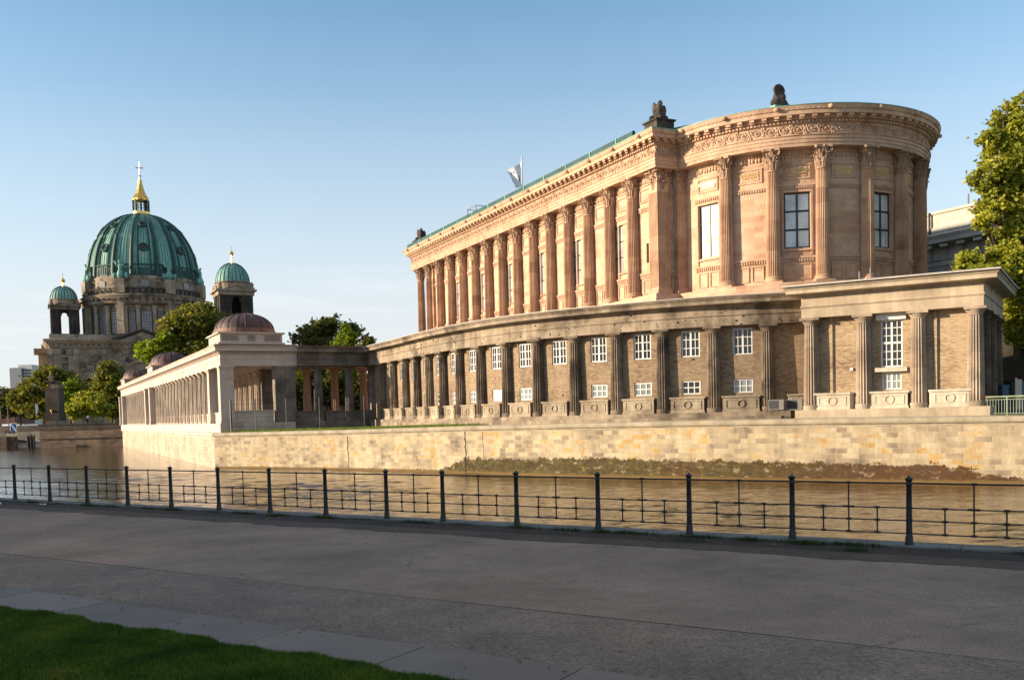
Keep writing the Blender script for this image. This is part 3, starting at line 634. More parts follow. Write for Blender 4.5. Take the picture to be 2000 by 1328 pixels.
# Corinthian, base z=0 .. 10.05
CH = 10.05; CAPH = 1.55
def corinthian_shaft():
    m = fluted(0.52, 0.445, 0.55, CH - CAPH, 24, 8, 0.13)
    m.box((0, 0, 0.09), (1.44, 1.44, 0.18))
    m.lathe([(0.69, 0.18), (0.73, 0.24), (0.71, 0.31), (0.61, 0.34), (0.59, 0.40), (0.63, 0.43), (0.64, 0.48), (0.57, 0.53), (0.52, 0.56)], 32)
    m.lathe([(0.455, CH - CAPH - 0.10), (0.49, CH - CAPH - 0.06), (0.455, CH - CAPH)], 32, cap=False); return m.mesh('column', M['gal_col'], 35)
def leaf(m, a, r0, z0, h, wdt, curl):
    ca, sa = math.cos(a), math.sin(a); rows = 6
    pts = []
    for i in range(rows):
        t = i / (rows - 1); zz = z0 + h * min(1, t * 1.18) - (0.16 * h if t > 0.9 else 0)
        rr = r0 + curl * (t ** 2.6) + 0.03 * t; ww = wdt * (1.0 - 0.45 * t) * (0.8 + 0.35 * math.sin(t * PI))
        pts.append((rr, zz, ww))
    vs = []
    for rr, zz, ww in pts:
        for s_, dr in ((-1, -0.03), (-0.5, 0.035), (0, 0.0), (0.5, 0.035), (1, -0.03)):
            x, y = rr + dr, s_ * ww / 2; vs.append((x * ca - y * sa, x * sa + y * ca, zz + 0.02 * abs(s_)))
    fs = [[i * 5 + k, i * 5 + k + 1, (i + 1) * 5 + k + 1, (i + 1) * 5 + k] for i in range(rows - 1) for k in range(4)]
    m.add(vs, fs)
def corinthian_cap():
    m = Mesh(); z = 0.0; H = CAPH
    m.lathe([(0.50, 0), (0.50, 0.5 * H), (0.54, 0.75 * H), (0.66, 0.88 * H)], 24)
    for k in range(8): leaf(m, 2 * PI * k / 8, 0.52, 0.02, 0.42 * H, 0.36, 0.20)
    for k in range(8): leaf(m, 2 * PI * (k + 0.5) / 8, 0.53, 0.22 * H, 0.46 * H, 0.34, 0.26)
    for k in range(4):
        a = PI / 4 + k * PI / 2; sp = []
        for i in range(15):
            t = i / 14
            if t < 0.45: tt = t / 0.45; rr = 0.55 + 0.33 * tt ** 1.6; zz = 0.50 * H + 0.36 * H * tt
            else:
                th = (t - 0.45) / 0.55 * 1.6 * 2 * PI; q = 0.15 * (1 - (t - 0.45) / 0.62); rr = 0.88 - 0.02 + q * math.sin(th) * 0.8; zz = 0.86 * H - 0.15 + q * math.cos(th)
            sp.append((rr * math.cos(a), rr * math.sin(a), zz))
        m.tube(sp, [0.06 - 0.002 * i for i in range(15)], 5)
        for sgn in (-1, 1):
            sp = []
            for i in range(10):
                t = i / 9; aa = a + sgn * (0.42 + 0.25 * min(1, t * 1.5)); q = 0.09 * (1 - 0.5 * t); th = t * 2.2 * PI
                sp.append(((0.62 + 0.12 * t + q * math.sin(th) * .5) * math.cos(aa), (0.62 + 0.12 * t) * math.sin(aa), 0.56 * H + 0.26 * H * min(1, t * 1.4) + q * math.cos(th) * 0.5))
            m.tube(sp, 0.035, 4)
        m.ball((0.74 * math.cos(k * PI / 2), 0.74 * math.sin(k * PI / 2), 0.94 * H), (0.1, 0.1, 0.1), 8, 5)
    poly = []
    for k in range(4):
        a = PI / 4 + k * PI / 2
        poly.append((1.02 * math.cos(a - 0.09), 1.02 * math.sin(a - 0.09))); poly.append((1.02 * math.cos(a + 0.09), 1.02 * math.sin(a + 0.09)))
        for j in (1, 2, 3):
            aa = a + 0.09 + (PI / 2 - 0.18) * j / 4; rr = 0.72 / math.cos(abs(aa - a - PI / 4)) * (0.94 if j == 2 else 0.99)
            poly.append((rr * math.cos(aa), rr * math.sin(aa)))
    m.prism(poly, 0.885 * H, H); return m.mesh('capital', M['gal_cap'], 30, fix=True)
me_cor = corinthian_shaft(); me_cap = corinthian_cap()
def pilaster_mesh(wd, dp, mat, h=CH):
    m = Mesh(); z0, z1 = 0.5, h - CAPH; n = 7
    m.box((0, -dp / 2, (z0 + z1) / 2), (wd, dp - 0.1, z1 - z0))
    for k in range(n + 1):
        x = -wd / 2 + 0.05 + (wd - 0.1) * k / n; m.box((x, -dp + 0.02, (z0 + z1) / 2), (0.07, 0.08, z1 - z0 - 0.3))
    for (w2, za, zb) in ((0.30, 0, 0.18), (0.24, 0.18, 0.34), (0.12, 0.34, 0.5)): m.box((0, -dp / 2 - w2 / 4, (za + zb) / 2), (wd + w2, dp + w2 / 2, zb - za))
    m.box((0, -dp / 2, h - CAPH / 2 - 0.1), (wd, dp - 0.1, CAPH - 0.2)); m.box((0, -dp / 2 - .08, h - 0.1), (wd + 0.45, dp + 0.35, 0.2))
    return m.mesh('pilaster', mat)
# ---------------------------------------------------------------- windows
def window(parent, path, u, wd, z0, z1, off, nx, ny, fm, gm, bar=0.05, frame=0.07, mull=None, sill=None, name='window'):
    f = Mesh(); g = Mesh(); d = 0.06
    for a in (-1, 1): block(f, path, u + a * (wd / 2 - frame / 2), frame, off, off + d, z0, z1)
    block(f, path, u, wd - 2 * frame, off, off + d, z0, z0 + frame); block(f, path, u, wd - 2 * frame, off, off + d, z1 - frame, z1)
    for i in range(1, nx):
        uu = u - wd / 2 + wd * i / nx; b_ = bar * (2.6 if (mull and i == mull) else 1)
        block(f, path, uu, b_, off, off + d - 0.012, z0 + frame, z1 - frame)
    for j in range(1, ny):
        zz = z0 + (z1 - z0) * j / ny; block(f, path, u, wd - 2 * frame, off, off + d - 0.02, zz - bar / 2, zz + bar / 2)
    block(g, path, u, wd - frame, off - 0.03, off + 0.015, z0 + frame / 2, z1 - frame / 2)
    o = f.build(name, fm, parent); g.build('pane', gm, o)
    if sill:
        s_ = Mesh(); block(s_, path, u, wd + 0.16, off, off + sill, z0 - 0.1, z0 - 0.002); s_.build('sill', M['soot'], o)
    return o
# ---------------------------------------------------------------- the gallery
GA = Vector((12.22, 75.0)); GU = Vector((-0.4453, 0.8954)).normalized(); GV = Vector((GU.y, -GU.x)) 
GH = 13.3; GC = GA + GV * GH; GR = 11.0; Z0, ZC = 11.4, 21.45; BAY = 3.57
def E(z): return ZC + z * 0.82
gal = thing('gallery_building', 'tall reddish sandstone temple gallery with fluted columns and a rounded apse', 'museum', (GC.x, GC.y, 1.3))
farp = GA + GU * 54.6
arc0 = math.atan2(-GV.y, -GV.x) % (2 * PI)
arcpts = [GC + Vector((math.cos(arc0 + PI * k / 72), math.sin(arc0 + PI * k / 72))) * GR for k in range(73)]
inner = 0.0
perim = Path([farp + GV * 2 * GH, farp, GA, GA + GV * (GH - GR)] + arcpts[1:-1] + [GA + GV * (GH + GR), GA + GV * 2 * GH, farp + GV * 2 * GH - GV * 0.01])
uA = perim.c[2]; uF = perim.c[1]; uS = perim.c[3]; uE = perim.c[3 + 72]
side = Path([farp, GA]); end = Path([GA, GA + GV * (GH - GR)]); apse = Path(arcpts)
WO = -0.38   # wall plane behind the column axis
# podium
m = Mesh(); sweep(m, perim, [(0.95, 1.2), (0.95, 10.6), (1.05, 10.7), (1.05, 11.0), (0.95, 11.1), (0.95, Z0), (-3, Z0), (-3, 1.2)], 0.0, perim.L); m.build('podium', M['gal_wall'], gal)
# body walls
sw = []   # side windows (u on side path: measured from far end)
for k in range(15):
    uc_ = 54.6 - (1.05 + BAY * (k + 0.5)) + 0.0
    if k % 2 == 1 and k < 13: sw.append(uc_)
ops = [(u - 0.78, u + 0.78, 14.0, 18.1) for u in sw] + [(54.6 - 2.0 - 0.18, 54.6 - 2.0 + 0.18, 14.3, 15.9)]
m = Mesh(); wall(m, side, 3.5, 54.6 - 0.2, Z0, ZC, WO, ops, 0.3, 0.6)
wall(m, end, 0.3, 3.2, Z0, ZC, -0.25, (), 0.3, 0.6); m.build('side_wall', M['gal_wall'], gal)
AA = [0.0] + [math.radians(24 + 18.857 * k) for k in range(8)] + [PI]
AM = [(AA[k] + AA[k + 1]) / 2 for k in range(9)]; AM[0] += .04
aw = [GR * AM[k] for k in (0, 2, 4, 6, 8)]
m = Mesh(); wall(m, apse, 0.0, apse.L, Z0, ZC, WO + 0.0, [(u - 1.0, u + 1.0, 14.1, 18.3) for u in aw], 0.3, 0.6); m.build('apse_wall', M['gal_wall'], gal)
m = Mesh(); b0 = GA + GV * 2 * GH; back = Path([b0, farp + GV * 2 * GH, farp + GV * 0.9 - GU * 3.5]); wall(m, back, 0, back.L, Z0, ZC, -0.8, (), 0.3, 0.6)
right = Path([GA + GV * (GH + GR), b0]); wall(m, right, 0, right.L, Z0, ZC, -0.35, (), .3, .6); m.build('back_wall', M['gal_wall'], gal)
for u in sw:
    window(gal, side, u, 1.5, 14.02, 18.08, WO - 0.10, 2, 3, M['darkmetal'], M['blind'], 0.09, 0.06)
for i, u in enumerate(aw):
    window(gal, apse, u, 1.98, 14.12, 18.28, WO + 0.0 - 0.22, 2, 3, M['darkmetal'], M['blind_cool'] if i > 0 else M['blind'], 0.15, 0.10)
m = Mesh(); block(m, side, 54.6 - 2.0, 0.3, WO - 0.28, WO - 0.22, 14.32, 15.88); m.build('slot_window', M['void'], gal)
# mouldings between the columns
trim = Mesh()
def bay_trim(path, u, wo, win, bw, twopan=True):
    for (za, zb, pr) in ((13.35, 13.5, 0.16), (13.05, 13.35, 0.07), (18.75, 18.9, 0.14), (18.5, 18.75, 0.07), (20.58, 20.66, 0.09)):
        block(trim, path, u, bw, wo, wo + pr, za, zb)
    for k in range(int(bw / 0.2)):     # running ornament
        block(trim, path, u - bw / 2 + 0.2 * (k + 0.5), 0.10, wo + 0.05, wo + 0.11, 18.53, 18.72); block(trim, path, u - bw / 2 + 0.2 * (k + 0.5), 0.10, wo + 0.05, wo + 0.11, 13.08, 13.32)
    for c in ((-0.58, 0.58) if twopan else (0,)):
        w_, za, zb = 0.86, 11.75, 12.95
        for (cu, wd, a, b_) in ((c - w_ / 2, 0.08, za, zb), (c + w_ / 2, 0.08, za, zb)): block(trim, path, u + cu, wd, wo, wo + 0.08, a, b_)
        block(trim, path, u + c, w_ - 0.08, wo, wo + 0.08, za, za + 0.08); block(trim, path, u + c, w_ - 0.08, wo, wo + 0.08, zb - 0.08, zb)
    # inscription frame
    w_, za, zb = min(1.9, bw - 0.4), 19.25, 20.35
    for s_ in (-1, 1): block(trim, path, u + s_ * w_ / 2, 0.09, wo, wo + 0.09, za, zb)
    block(trim, path, u, w_ - 0.09, wo, wo + 0.09, za, za + 0.09); block(trim, path, u, w_ - 0.09, wo, wo + 0.09, zb - 0.09, zb)
    pn = Mesh(); block(pn, path, u, w_ - 0.45, wo, wo + 0.05, za + 0.2, zb - 0.2); pn.build('name_panel', M['gal_wall'], gal)
    if win:
        for s_ in (-1, 1): block(trim, path, u + s_ * (win / 2 + 0.09), 0.14, wo, wo + 0.10, 13.55, 18.45)
        block(trim, path, u, win + 0.04, wo, wo + 0.10, 18.3 if path is apse else 18.1, 18.45); block(trim, path, u, win + 0.3, wo, wo + 0.18, 13.9, 14.0)
    rel = Mesh()
    for k in range(9):
        uu = u + (k - 4) * bw / 10 + random.uniform(-.05, .05); q = path.pos(uu, wo + 0.02); h = random.uniform(0.25, 0.5)
        rel.ball((q.x, q.y, 20.72 + h / 2 + 0.02), (0.11, 0.11, h / 2), 7, 5); rel.ball((q.x, q.y, 20.75 + h), (0.065, 0.065, 0.075), 6, 4)
        q2_ = path.pos(uu + random.choice((-1, 1)) * 0.16, wo + 0.02); rel.tube([(q.x, q.y, 20.72 + h * 0.8), (q2_.x, q2_.y, 20.75 + h * random.uniform(0.3, 1.1))], 0.045, 5)
    rel.build('figure_relief', M['gal_stone'], gal, smooth=60)
for k in range(14):
    u = 54.6 - (0.0 + BAY * (k + 0.5)) if k else 54.6 - 2.1
    bay_trim(side, u, WO, 1.56 if (k % 2 == 1 and k < 13) else 0, 2.3 if k else 1.9, k > 0)
for k in range(9): bay_trim(apse, GR * AM[k], WO + 0.0, 2.0 if k % 2 == 0 else 0, 2.75)
bay_trim(end, 1.85, -0.25, 0, 1.2, False)
trim.build('wall_mouldings', M['gal_stone'], gal)
# columns
for k in range(1, 16):
    q = side.pos(54.6 - BAY * k if k < 15 else 54.6 - BAY * 15 + 0.45, -0.0); c = put('column', me_cor if k != 14 else me_cor, gal, (q.x, q.y, Z0), 0.4636)
    put('capital', me_cap, c, (q.x, q.y, Z0 + CH - CAPH), 0.4636, (.9, .9, 1))
for k in range(1, 9):
    a = arc0 + AA[k]; q = GC + Vector((math.cos(a), math.sin(a))) * GR; c = put('column', me_cor, gal, (q.x, q.y, Z0), a)
    put('capital', me_cap, c, (q.x, q.y, Z0 + CH - CAPH), a, (.9, .9, 1))
# corner pier and apse pilasters
pc = GA + GU * 0.66 + GV * 0.62
def pier(c, wx, wy, rz, name='corner_pier'):
    m = Mesh(); cs, sn = math.cos(rz), math.sin(rz)
    z0, z1 = 0.5, CH - CAPH
    m.box((0, 0, (z0 + z1) / 2), (wx - 0.1, wy - 0.1, z1 - z0)); m.box((0, 0, CH - CAPH / 2), (wx - 0.1, wy - 0.1, CAPH))
    for k in range(8):
        t = -0.5 + (k + 0.0) / 7
        for (x, y, sx, sy) in ((t * (wx - 0.08), -wy / 2 + 0.04, 0.075, 0.07), (t * (wx - 0.08), wy / 2 - 0.04, 0.075, 0.07), (-wx / 2 + 0.04, t * (wy - 0.08), 0.07, 0.075), (wx / 2 - 0.04, t * (wy - 0.08), 0.07, 0.075)):
            m.box((x, y, (z0 + z1) / 2), (sx, sy, z1 - z0 - 0.4))
    for (w2, za, zb) in ((0.36, 0, 0.18), (0.26, 0.18, 0.32), (0.14, 0.32, 0.5)): m.box((0, 0, (za + zb) / 2), (wx + w2, wy + w2, zb - za))
    o = put(name, m.mesh(name, M['gal_col']), gal, (c.x, c.y, Z0), rz)
    k2 = put('capital', me_cap, o, (c.x, c.y, Z0 + CH - CAPH), rz, (wx / 1.08, wy / 1.08, 1)); return o
gr = math.atan2(GV.y, GV.x)
pier(pc, 1.2, 1.2, gr)
pier(GA + GV * (GH - GR) + GU * 0.15 + GV * 0.1, 1.3, 1.0, gr, 'apse_pier')
pier(GA + GV * (GH + GR) + GU * 0.15 - GV * 0.1, 1.3, 1.0, gr, 'apse_pier')
pier(side.pos(54.6 - BAY * 14.0) .lerp(side.pos(54.6 - BAY * 14), 1) + GV * 0.7, 1.3, 1.9, gr, 'anta_pier')
# front temple columns at the far end carry on behind the building
# entablature
Ea = 0.50
ent = [(Ea, 0), (Ea, 0.30), (Ea + .05, 0.31), (Ea + .05, 0.62), (Ea + .10, 0.63), (Ea + .10, 0.90), (Ea + .18, 0.94), (Ea + .18, 1.0), (Ea, 1.02), (Ea, 2.0), (Ea + .12, 2.04), (Ea + .12, 2.28), (Ea + .30, 2.34), (Ea + .30, 2.60), (Ea + 0.72, 2.62), (Ea + 0.72, 2.98), (Ea + 0.78, 3.0), (Ea + 0.88, 3.30), (Ea + 0.88, 3.36), (-0.9, 3.36), (-0.9, 0)]
m = Mesh(); sweep(m, perim, [(a, E(b_)) for a, b_ in ent], 0, perim.L, cap=False); m.build('entablature', M['gal_stone'], gal)
den = Mesh(); mod = Mesh(); frz = Mesh()
u = uF - 1.0
def onseg(a, b_, step):
    n = max(1, round((b_ - a) / step)); return [a + (b_ - a) * (k + 0.5) / n for k in range(n)]
for a, b_ in ((uF, uA), (uA, uS), (uS, uE), (uE, perim.c[3 + 73])):
    for uu in onseg(a, b_, 0.26): block(den, perim, uu, 0.15, Ea + .10, Ea + .25, E(2.06), E(2.26))
    for uu in onseg(a, b_, 0.82):
        block(mod, perim, uu, 0.32, Ea + .28, Ea + .66, E(2.40), E(2.61)); block(mod, perim, uu, 0.32, Ea + .28, Ea + .48, E(2.28), E(2.40))
    for uu in onseg(a, b_, 3.6):
        q = perim.pos(uu, Ea + 0.90); mod.ball((q.x, q.y, E(3.12)), (0.2, 0.2, 0.17), 8, 5)
    for uu in onseg(a, b_, 0.34): block(mod, perim, uu, 0.14, Ea + 0.72, Ea + 0.82, E(3.02), E(3.24))
    flip = 1
    for uu in onseg(a, b_, 0.95):
        sp = []; flip = -flip
        for i in range(17):
            t = i / 16; th = t * 3.6 * PI; rr = 0.40 * (1 - 0.82 * t)
            q = perim.pos(uu + rr * math.cos(th) * 1.05, Ea + 0.03); sp.append((q.x, q.y, E(1.52) + flip * .85 * rr * math.sin(th)))
        frz.tube(sp, [0.06 - 0.0015 * i for i in range(17)], 4)
        for sg in (-1, 1):
            q = perim.pos(uu + sg * 0.42, Ea + 0.03); q3 = perim.pos(uu + sg * 0.6, Ea + 0.03)
            frz.ball((q.x, q.y, E(1.52) + flip * sg * 0.3), (0.09, 0.09, 0.11), 6, 4); frz.tube([(q.x, q.y, E(1.2)), (q3.x, q3.y, E(1.85))], 0.04, 4)
        q = perim.pos(uu, Ea + 0.04); frz.ball((q.x, q.y, E(1.52)), (0.08, 0.08, 0.08), 6, 4)
props(den.build('dentils', M['gal_stone'], gal), kind='stuff'); props(mod.build('cornice_brackets', M['gal_stone'], gal), kind='stuff'); frz.build('scroll_frieze', M['gal_stone'], gal, smooth=60)
m = Mesh(); sweep(m, perim, [(Ea + 0.92, E(3.362)), (Ea + 0.92, E(3.42)), (Ea + 0.6, E(3.50)), (-0.9, E(3.55)), (-0.9, E(3.362))], 0, perim.L); m.build('roof_edge', M['copper'], gal)
# roofs
ZR = ZC + 6.6
m = Mesh(); e0, e1 = GA + GU * 0.9 + GV * 0.0, GA + GU * 0.9 + GV * 2 * GH; r0, r1 = GC + GU * 0.9, GC + GU * 54.6; f0, f1 = farp, farp + GV * 2 * GH
zb = E(3.5)
def V3(p, z): return (p.x, p.y, z)
m.quad(V3(e0, zb), V3(r0, ZR), V3(r1, ZR), V3(f0, zb)); m.quad(V3(r0, ZR), V3(e1, zb), V3(f1, zb), V3(r1, ZR)); m.add([V3(e0, zb), V3(e1, zb), V3(r0, ZR)], [[0, 1, 2]]); m.add([V3(f0, zb), V3(f1, zb), V3(r1, ZR)], [[0, 2, 1]])
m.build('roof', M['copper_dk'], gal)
m = Mesh()
for t in range(0, 29):
    p = e0 + (e1 - e0) * (t / 28.0); k = 1 - abs(t / 14 - 1); m.tube([V3(p + GU * -0.03, zb), V3(p + GU * -0.03, zb + (ZR - zb) * k + 0.02)], 0.05, 4)
m.tube([V3(e0 - GU * 0.05, zb + .05), V3(r0 - GU * 0.05, ZR + .08)], 0.14, 5); m.tube([V3(r0 - GU * 0.05, ZR + .08), V3(e1 - GU * 0.05, zb + .05)], 0.14, 5)
m.build('roof_seams', M['copper_dk'], gal)
m = Mesh()
top = (GC.x + GU.x * 0.8, GC.y + GU.y * 0.8, ZC + 4.4)
for k in range(72):
    a, b_ = arcpts[k], arcpts[k + 1]; m.add([V3(GC + (a - GC) * 1.02, zb), V3(GC + (b_ - GC) * 1.02, zb), top], [[0, 1, 2]])
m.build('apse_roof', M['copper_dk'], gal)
# dark gutter rail along the side eaves
m = Mesh(); sweep(m, side, [(1.2, zb + 0.0), (1.2, zb + 0.42), (1.05, zb + 0.5), (.9, zb + 0.42), (.9, zb)], 0.0, 53.0); m.build('gutter', M['copper_dk'], gal)
for k in range(12): m = Mesh(); block(m, side, 54.6 - 4 - k * 4.2, 0.12, 1.15, 1.25, zb, zb + 0.45); m.build('gutter_bracket', M['copper_lt'], gal)
def blobs(name, parts, mat, parent, vox=0.09, disp=0.06, extra=None):
    m = Mesh()
    for c, r in parts: m.ball(c, r, 12, 8)
    if extra: extra(m)
    o = m.build(name, mat, parent, smooth=180)
    md = o.modifiers.new('r', 'REMESH'); md.mode = 'VOXEL'; md.voxel_size = vox; md.use_smooth_shade = True
    tx = bpy.data.textures.new('rough', 'CLOUDS'); tx.noise_scale = 0.35; dm = o.modifiers.new('d', 'DISPLACE'); dm.texture = tx; dm.strength = disp; dm.texture_coords = 'GLOBAL'
    return o
def ornament(p, zb_, S=1.0, rz=0.0):
    """pedestal with a seated winged beast"""
    m = Mesh(); m.box((p.x, p.y, zb_ + 0.5 * S), (1.7 * S, 1.7 * S, 1.0 * S), rz); m.box((p.x, p.y, zb_ + 1.05 * S), (1.95 * S, 1.95 * S, 0.12 * S), rz)
    o = m.build('ornament_pedestal', M['gal_orn'], gal); z = zb_ + 1.1 * S; c, s_ = math.cos(rz), math.sin(rz)
    def L(x, y, zz): return (p.x + (x * c - y * s_) * S, p.y + (x * s_ + y * c) * S, z + zz * S)
    pr = [(L(0, 0, .4), (.55 * S, .55 * S, .45 * S)), (L(-.15, -.25, .85), (.28 * S, .3 * S, .55 * S)), (L(-.12, -.35, 1.35), (.22 * S, .25 * S, .24 * S)), (L(-.12, -.55, 1.27), (.1 * S, .16 * S, .1 * S)),
          (L(.1, .1, 1.0), (.14 * S, .3 * S, .62 * S)), (L(-.42, .08, .95), (.14 * S, .3 * S, .6 * S)), (L(.45, .0, .8), (.24 * S, .35 * S, .6 * S)),
          (L(-.3, -.6, .15), (.2 * S, .35 * S, .18 * S)), (L(.3, -.5, .15), (.2 * S, .4 * S, .2 * S)), (L(.75, .2, .2), (.25 * S, .3 * S, .25 * S)), (L(-.65, .2, .2), (.2 * S, .3 * S, .22 * S))]
    blobs('winged_beast', pr, M['gal_orn'], o, 0.10 * S, 0.10)
ornament(GA + GU * 0.4 + GV * 0.6, E(3.4), 1.0, gr)
ornament(side.pos(0.6, -0.6), E(3.4), 1.0, gr)
# palmette acroterion on the gable
p = GC + GU * 0.9 + GV * 0.5
def fan(m):
    for k in range(-5, 6):
        a = k * 0.19; tip = Vector((math.sin(a) * 0.72, 0, 0.95 + math.cos(a) * 1.0)); b_ = Vector((math.sin(a) * 0.2, 0, 0.5))
        pts = [b_, b_.lerp(tip, .5) + Vector((math.sin(a) * .08, 0, .05)), tip]
        m.tube([(p.x + q.x * GV.x, p.y + q.x * GV.y, ZR + 0.25 + q.z) for q in pts], [.1, .14, .11], 6)
blobs('palmette', [((p.x, p.y, ZR + 0.5), (.75, .45, .45)), ((p.x, p.y, ZR + 1.0), (.62, .3, .6)), ((p.x - .35, p.y - .2, ZR + .55), (.5, .3, .4)), ((p.x + .5, p.y + .2, ZR + .35), (.5, .3, .3))], M['gal_orn'], gal, 0.08, 0.08, fan)
m = Mesh(); m.box((p.x, p.y, ZR + 0.08), (1.9, 1.0, 0.22), gr); m.build('palmette_base', M['copper'], gal)
# skylight lantern on the roof
q = GC + GU * 9 - GV * 1; m = Mesh(); m.box((q.x, q.y, ZR - 0.45), (4, 8, 0.8), gr); m.build('roof_skylight', M['acgrey'], gal)
q = side.pos(18.0, -1.0); m = Mesh()
for (dx, dy) in ((-.8, -1.2), (.8, -1.2), (-.8, 1.2), (.8, 1.2)):
    cx, cy = q.x + GV.x * dx + GU.x * dy, q.y + GV.y * dx + GU.y * dy; m.tube([(cx, cy, zb), (cx, cy, zb + 1.7)], .05, 5)
for z in (1.1, 1.7):
    cs = [(q.x + GV.x * dx + GU.x * dy, q.y + GV.y * dx + GU.y * dy, zb + z) for dx, dy in ((-.8, -1.2), (.8, -1.2), (.8, 1.2), (-.8, 1.2), (-.8, -1.2))]; m.tube(cs, .04, 5)
m.build('roof_rail', M['acgrey'], gal)
# gilded names
def text(body, path, u, off, z, size, mat, parent, name='lettering', ext=0.01):
    cu = bpy.data.curves.new(name, 'FONT'); cu.body = body; cu.size = size; cu.align_x = 'CENTER'; cu.align_y = 'CENTER'; cu.extrude = ext; cu.space_line = 0.9
    o = bpy.data.objects.new(name, cu); COL.objects.link(o); q = path.pos(u, off); o.location = (q.x, q.y, z); o.rotation_euler = (PI / 2, 0, path.ang(u))
    cu.materials.append(mat); bpy.context.view_layer.update(); me = bpy.data.meshes.new_from_object(o); loc, rot = o.location.copy(), o.rotation_euler.copy(); bpy.data.objects.remove(o)
    o = bpy.data.objects.new(name, me); COL.objects.link(o); o.location = loc; o.rotation_euler = rot; setpar(o, parent); return o
GOLDP = plain('gold_leaf_letters', (0.75, 0.48, 0.12), 0.35, 0.7, 0.5, 0.1)
for k, tx in enumerate(['G. SCHADOW\n1764·1850', 'CHR. RAUCH\n1777·1857', 'K.F.SCHINKEL\n1781·1841', 'A.CARSTENS\n1754·1798', 'CHODOWIECKI\n1726·1801', 'R. MENGS\n1728·1779']):
    text(tx, apse, GR * AM[k], WO + 0.0 + 0.065, 19.80, 0.27, GOLDP, gal)
# flag
pole = thing('flagpole', 'white flagpole with a limp banner above the green roof of the gallery', 'flagpole', tuple(at(1020, 365, 128)))
b0 = at(1020, 420, 128); t0 = at(1019, 308, 128); m = Mesh(); m.tube([b0, t0], [.16, .09], 8); m.ball(t0, .14, 8, 5); m.build('pole', plain('white_pole', (.65, .63, .66), .4), pole)
def flagmat():
    m, ns, ls, b = newmat('flag_cloth'); tc = N(ns, 'ShaderNodeTexCoord'); n = noise(ns, ls, tc.outputs['UV'], 1.0, 2, 0.5, (3.2, 2.4, 1))
    r = ramp(ns, [(0.38, (0.06, 0.08, 0.14)), (0.41, (0.78, 0.79, 0.82))]); ls.new(n.outputs[0], r.inputs[0]); finish(ns, ls, b, r.outputs[0], 0.8, (), 0.2); return m
m = Mesh(); nx, ny = 10, 14; vs = []; fs = []; uvs = []
for j in range(ny + 1):
    for i in range(nx + 1):
        s_, t = i / nx, j / ny; wv = 1.75 * s_ * (1 - 0.55 * t) * (1.0)
        vs.append((t0.x - 0.12 - wv * (1 - 0.25 * math.sin(s_ * 6)), t0.y + 0.28 * math.sin(s_ * 9 + t * 2.5) * s_, t0.z - 0.55 - 3.4 * t - 1.25 * s_ * (1 - t * 0.9)))
for j in range(ny):
    for i in range(nx): fs.append([j * (nx + 1) + i, j * (nx + 1) + i + 1, (j + 1) * (nx + 1) + i + 1, (j + 1) * (nx + 1) + i]); uvs.append([(i / nx, j / ny), ((i + 1) / nx, j / ny), ((i + 1) / nx, (j + 1) / ny), (i / nx, (j + 1) / ny)])
m.add(vs, fs, uvs); m.build('flag', flagmat(), pole, smooth=180, fix=False)
# ---------------------------------------------------------------- curved wing
ZB, ZT = 1.9, 7.35
WC = [(-14.0, 94.0), (-12.4, 90.6), (-10.95, 87.6), (-9.5, 84.75), (-8.15, 81.9), (-6.85, 79.1), (-5.45, 76.4), (-3.95, 73.8), (-2.2, 71.1), (-0.2, 68.4), (2.05, 66.1), (4.55, 64.1), (7.21, 62.3), (10.05, 60.6), (13.05, 59.25), (16.3, 58.35), (19.9, 57.7)]
wp = smooth_path(WC, 4); wu = [wp.near(c) for c in WC]
wing = thing('colonnade_wing', 'long curved brick wing behind sooty fluted columns, below the tall gallery', 'colonnade wing', (2, 66, ZB))
OW = -0.16
ops = []
for i in range(1, 15):
    uc_ = (wu[i] + wu[i + 1]) / 2 + 0.16; ops.append((uc_ - 0.62, uc_ + 0.62, 5.5, 7.2))
    if i != 10: ops.append((uc_ - 0.62, uc_ + 0.62, 3.08, 3.98))
m = Mesh(); wall(m, wp, 0.4, wp.L, ZB - 0.9, ZT, OW, ops, 0.16, 0.5); m.build('brick_wall', M['brick'], wing)
for k, (a, b_, c, d) in enumerate(ops):
    u_ = (a + b_) / 2
    if d > 5: window(wing, wp, u_, b_ - a - 0.04, c + .02, d - .02, OW - 0.13, 4, 3, M['white'], M['glass'], 0.045, 0.07, mull=2)
    else: window(wing, wp, u_, b_ - a - 0.04, c + .02, d - .02, OW - 0.13, 3, 2, M['white'], M['blind'] if abs(u_ - (wu[8] + wu[9]) / 2) < 1 else (M['blind_grey'] if k % 3 else M['glass']), 0.06, 0.07)
for i in range(1, 16):
    q = wp.pos(wu[i], 0); put('column', me_dor_soot, wing, (q.x, q.y, ZB), wp.ang(wu[i]))
m = Mesh()
WENT = [(0.42, 0), (0.42, 0.62), (0.50, 0.63), (0.50, 0.70), (0.42, 0.71), (0.42, 1.16), (0.55, 1.2), (0.60, 1.28), (1.10, 1.32), (1.10, 1.52), (1.22, 1.66), (1.26, 1.74), (-1.2, 1.80), (-1.2, 0)]
sweep(m, wp, [(a, b_ + ZT) for a, b_ in WENT], 0.3, wp.L - 0.3); m.build('entablature', M['soot'], wing)
m = Mesh(); sweep(m, wp, [(1.30, ZT + 1.745), (1.30, ZT + 1.80), (-7.5, ZT + 2.35), (-7.5, ZT + 1.81), (-1.2, ZT + 1.81), (1.2, ZT + 1.745)], 0.3, wp.L); m.build('roof', M['lead'], wing)
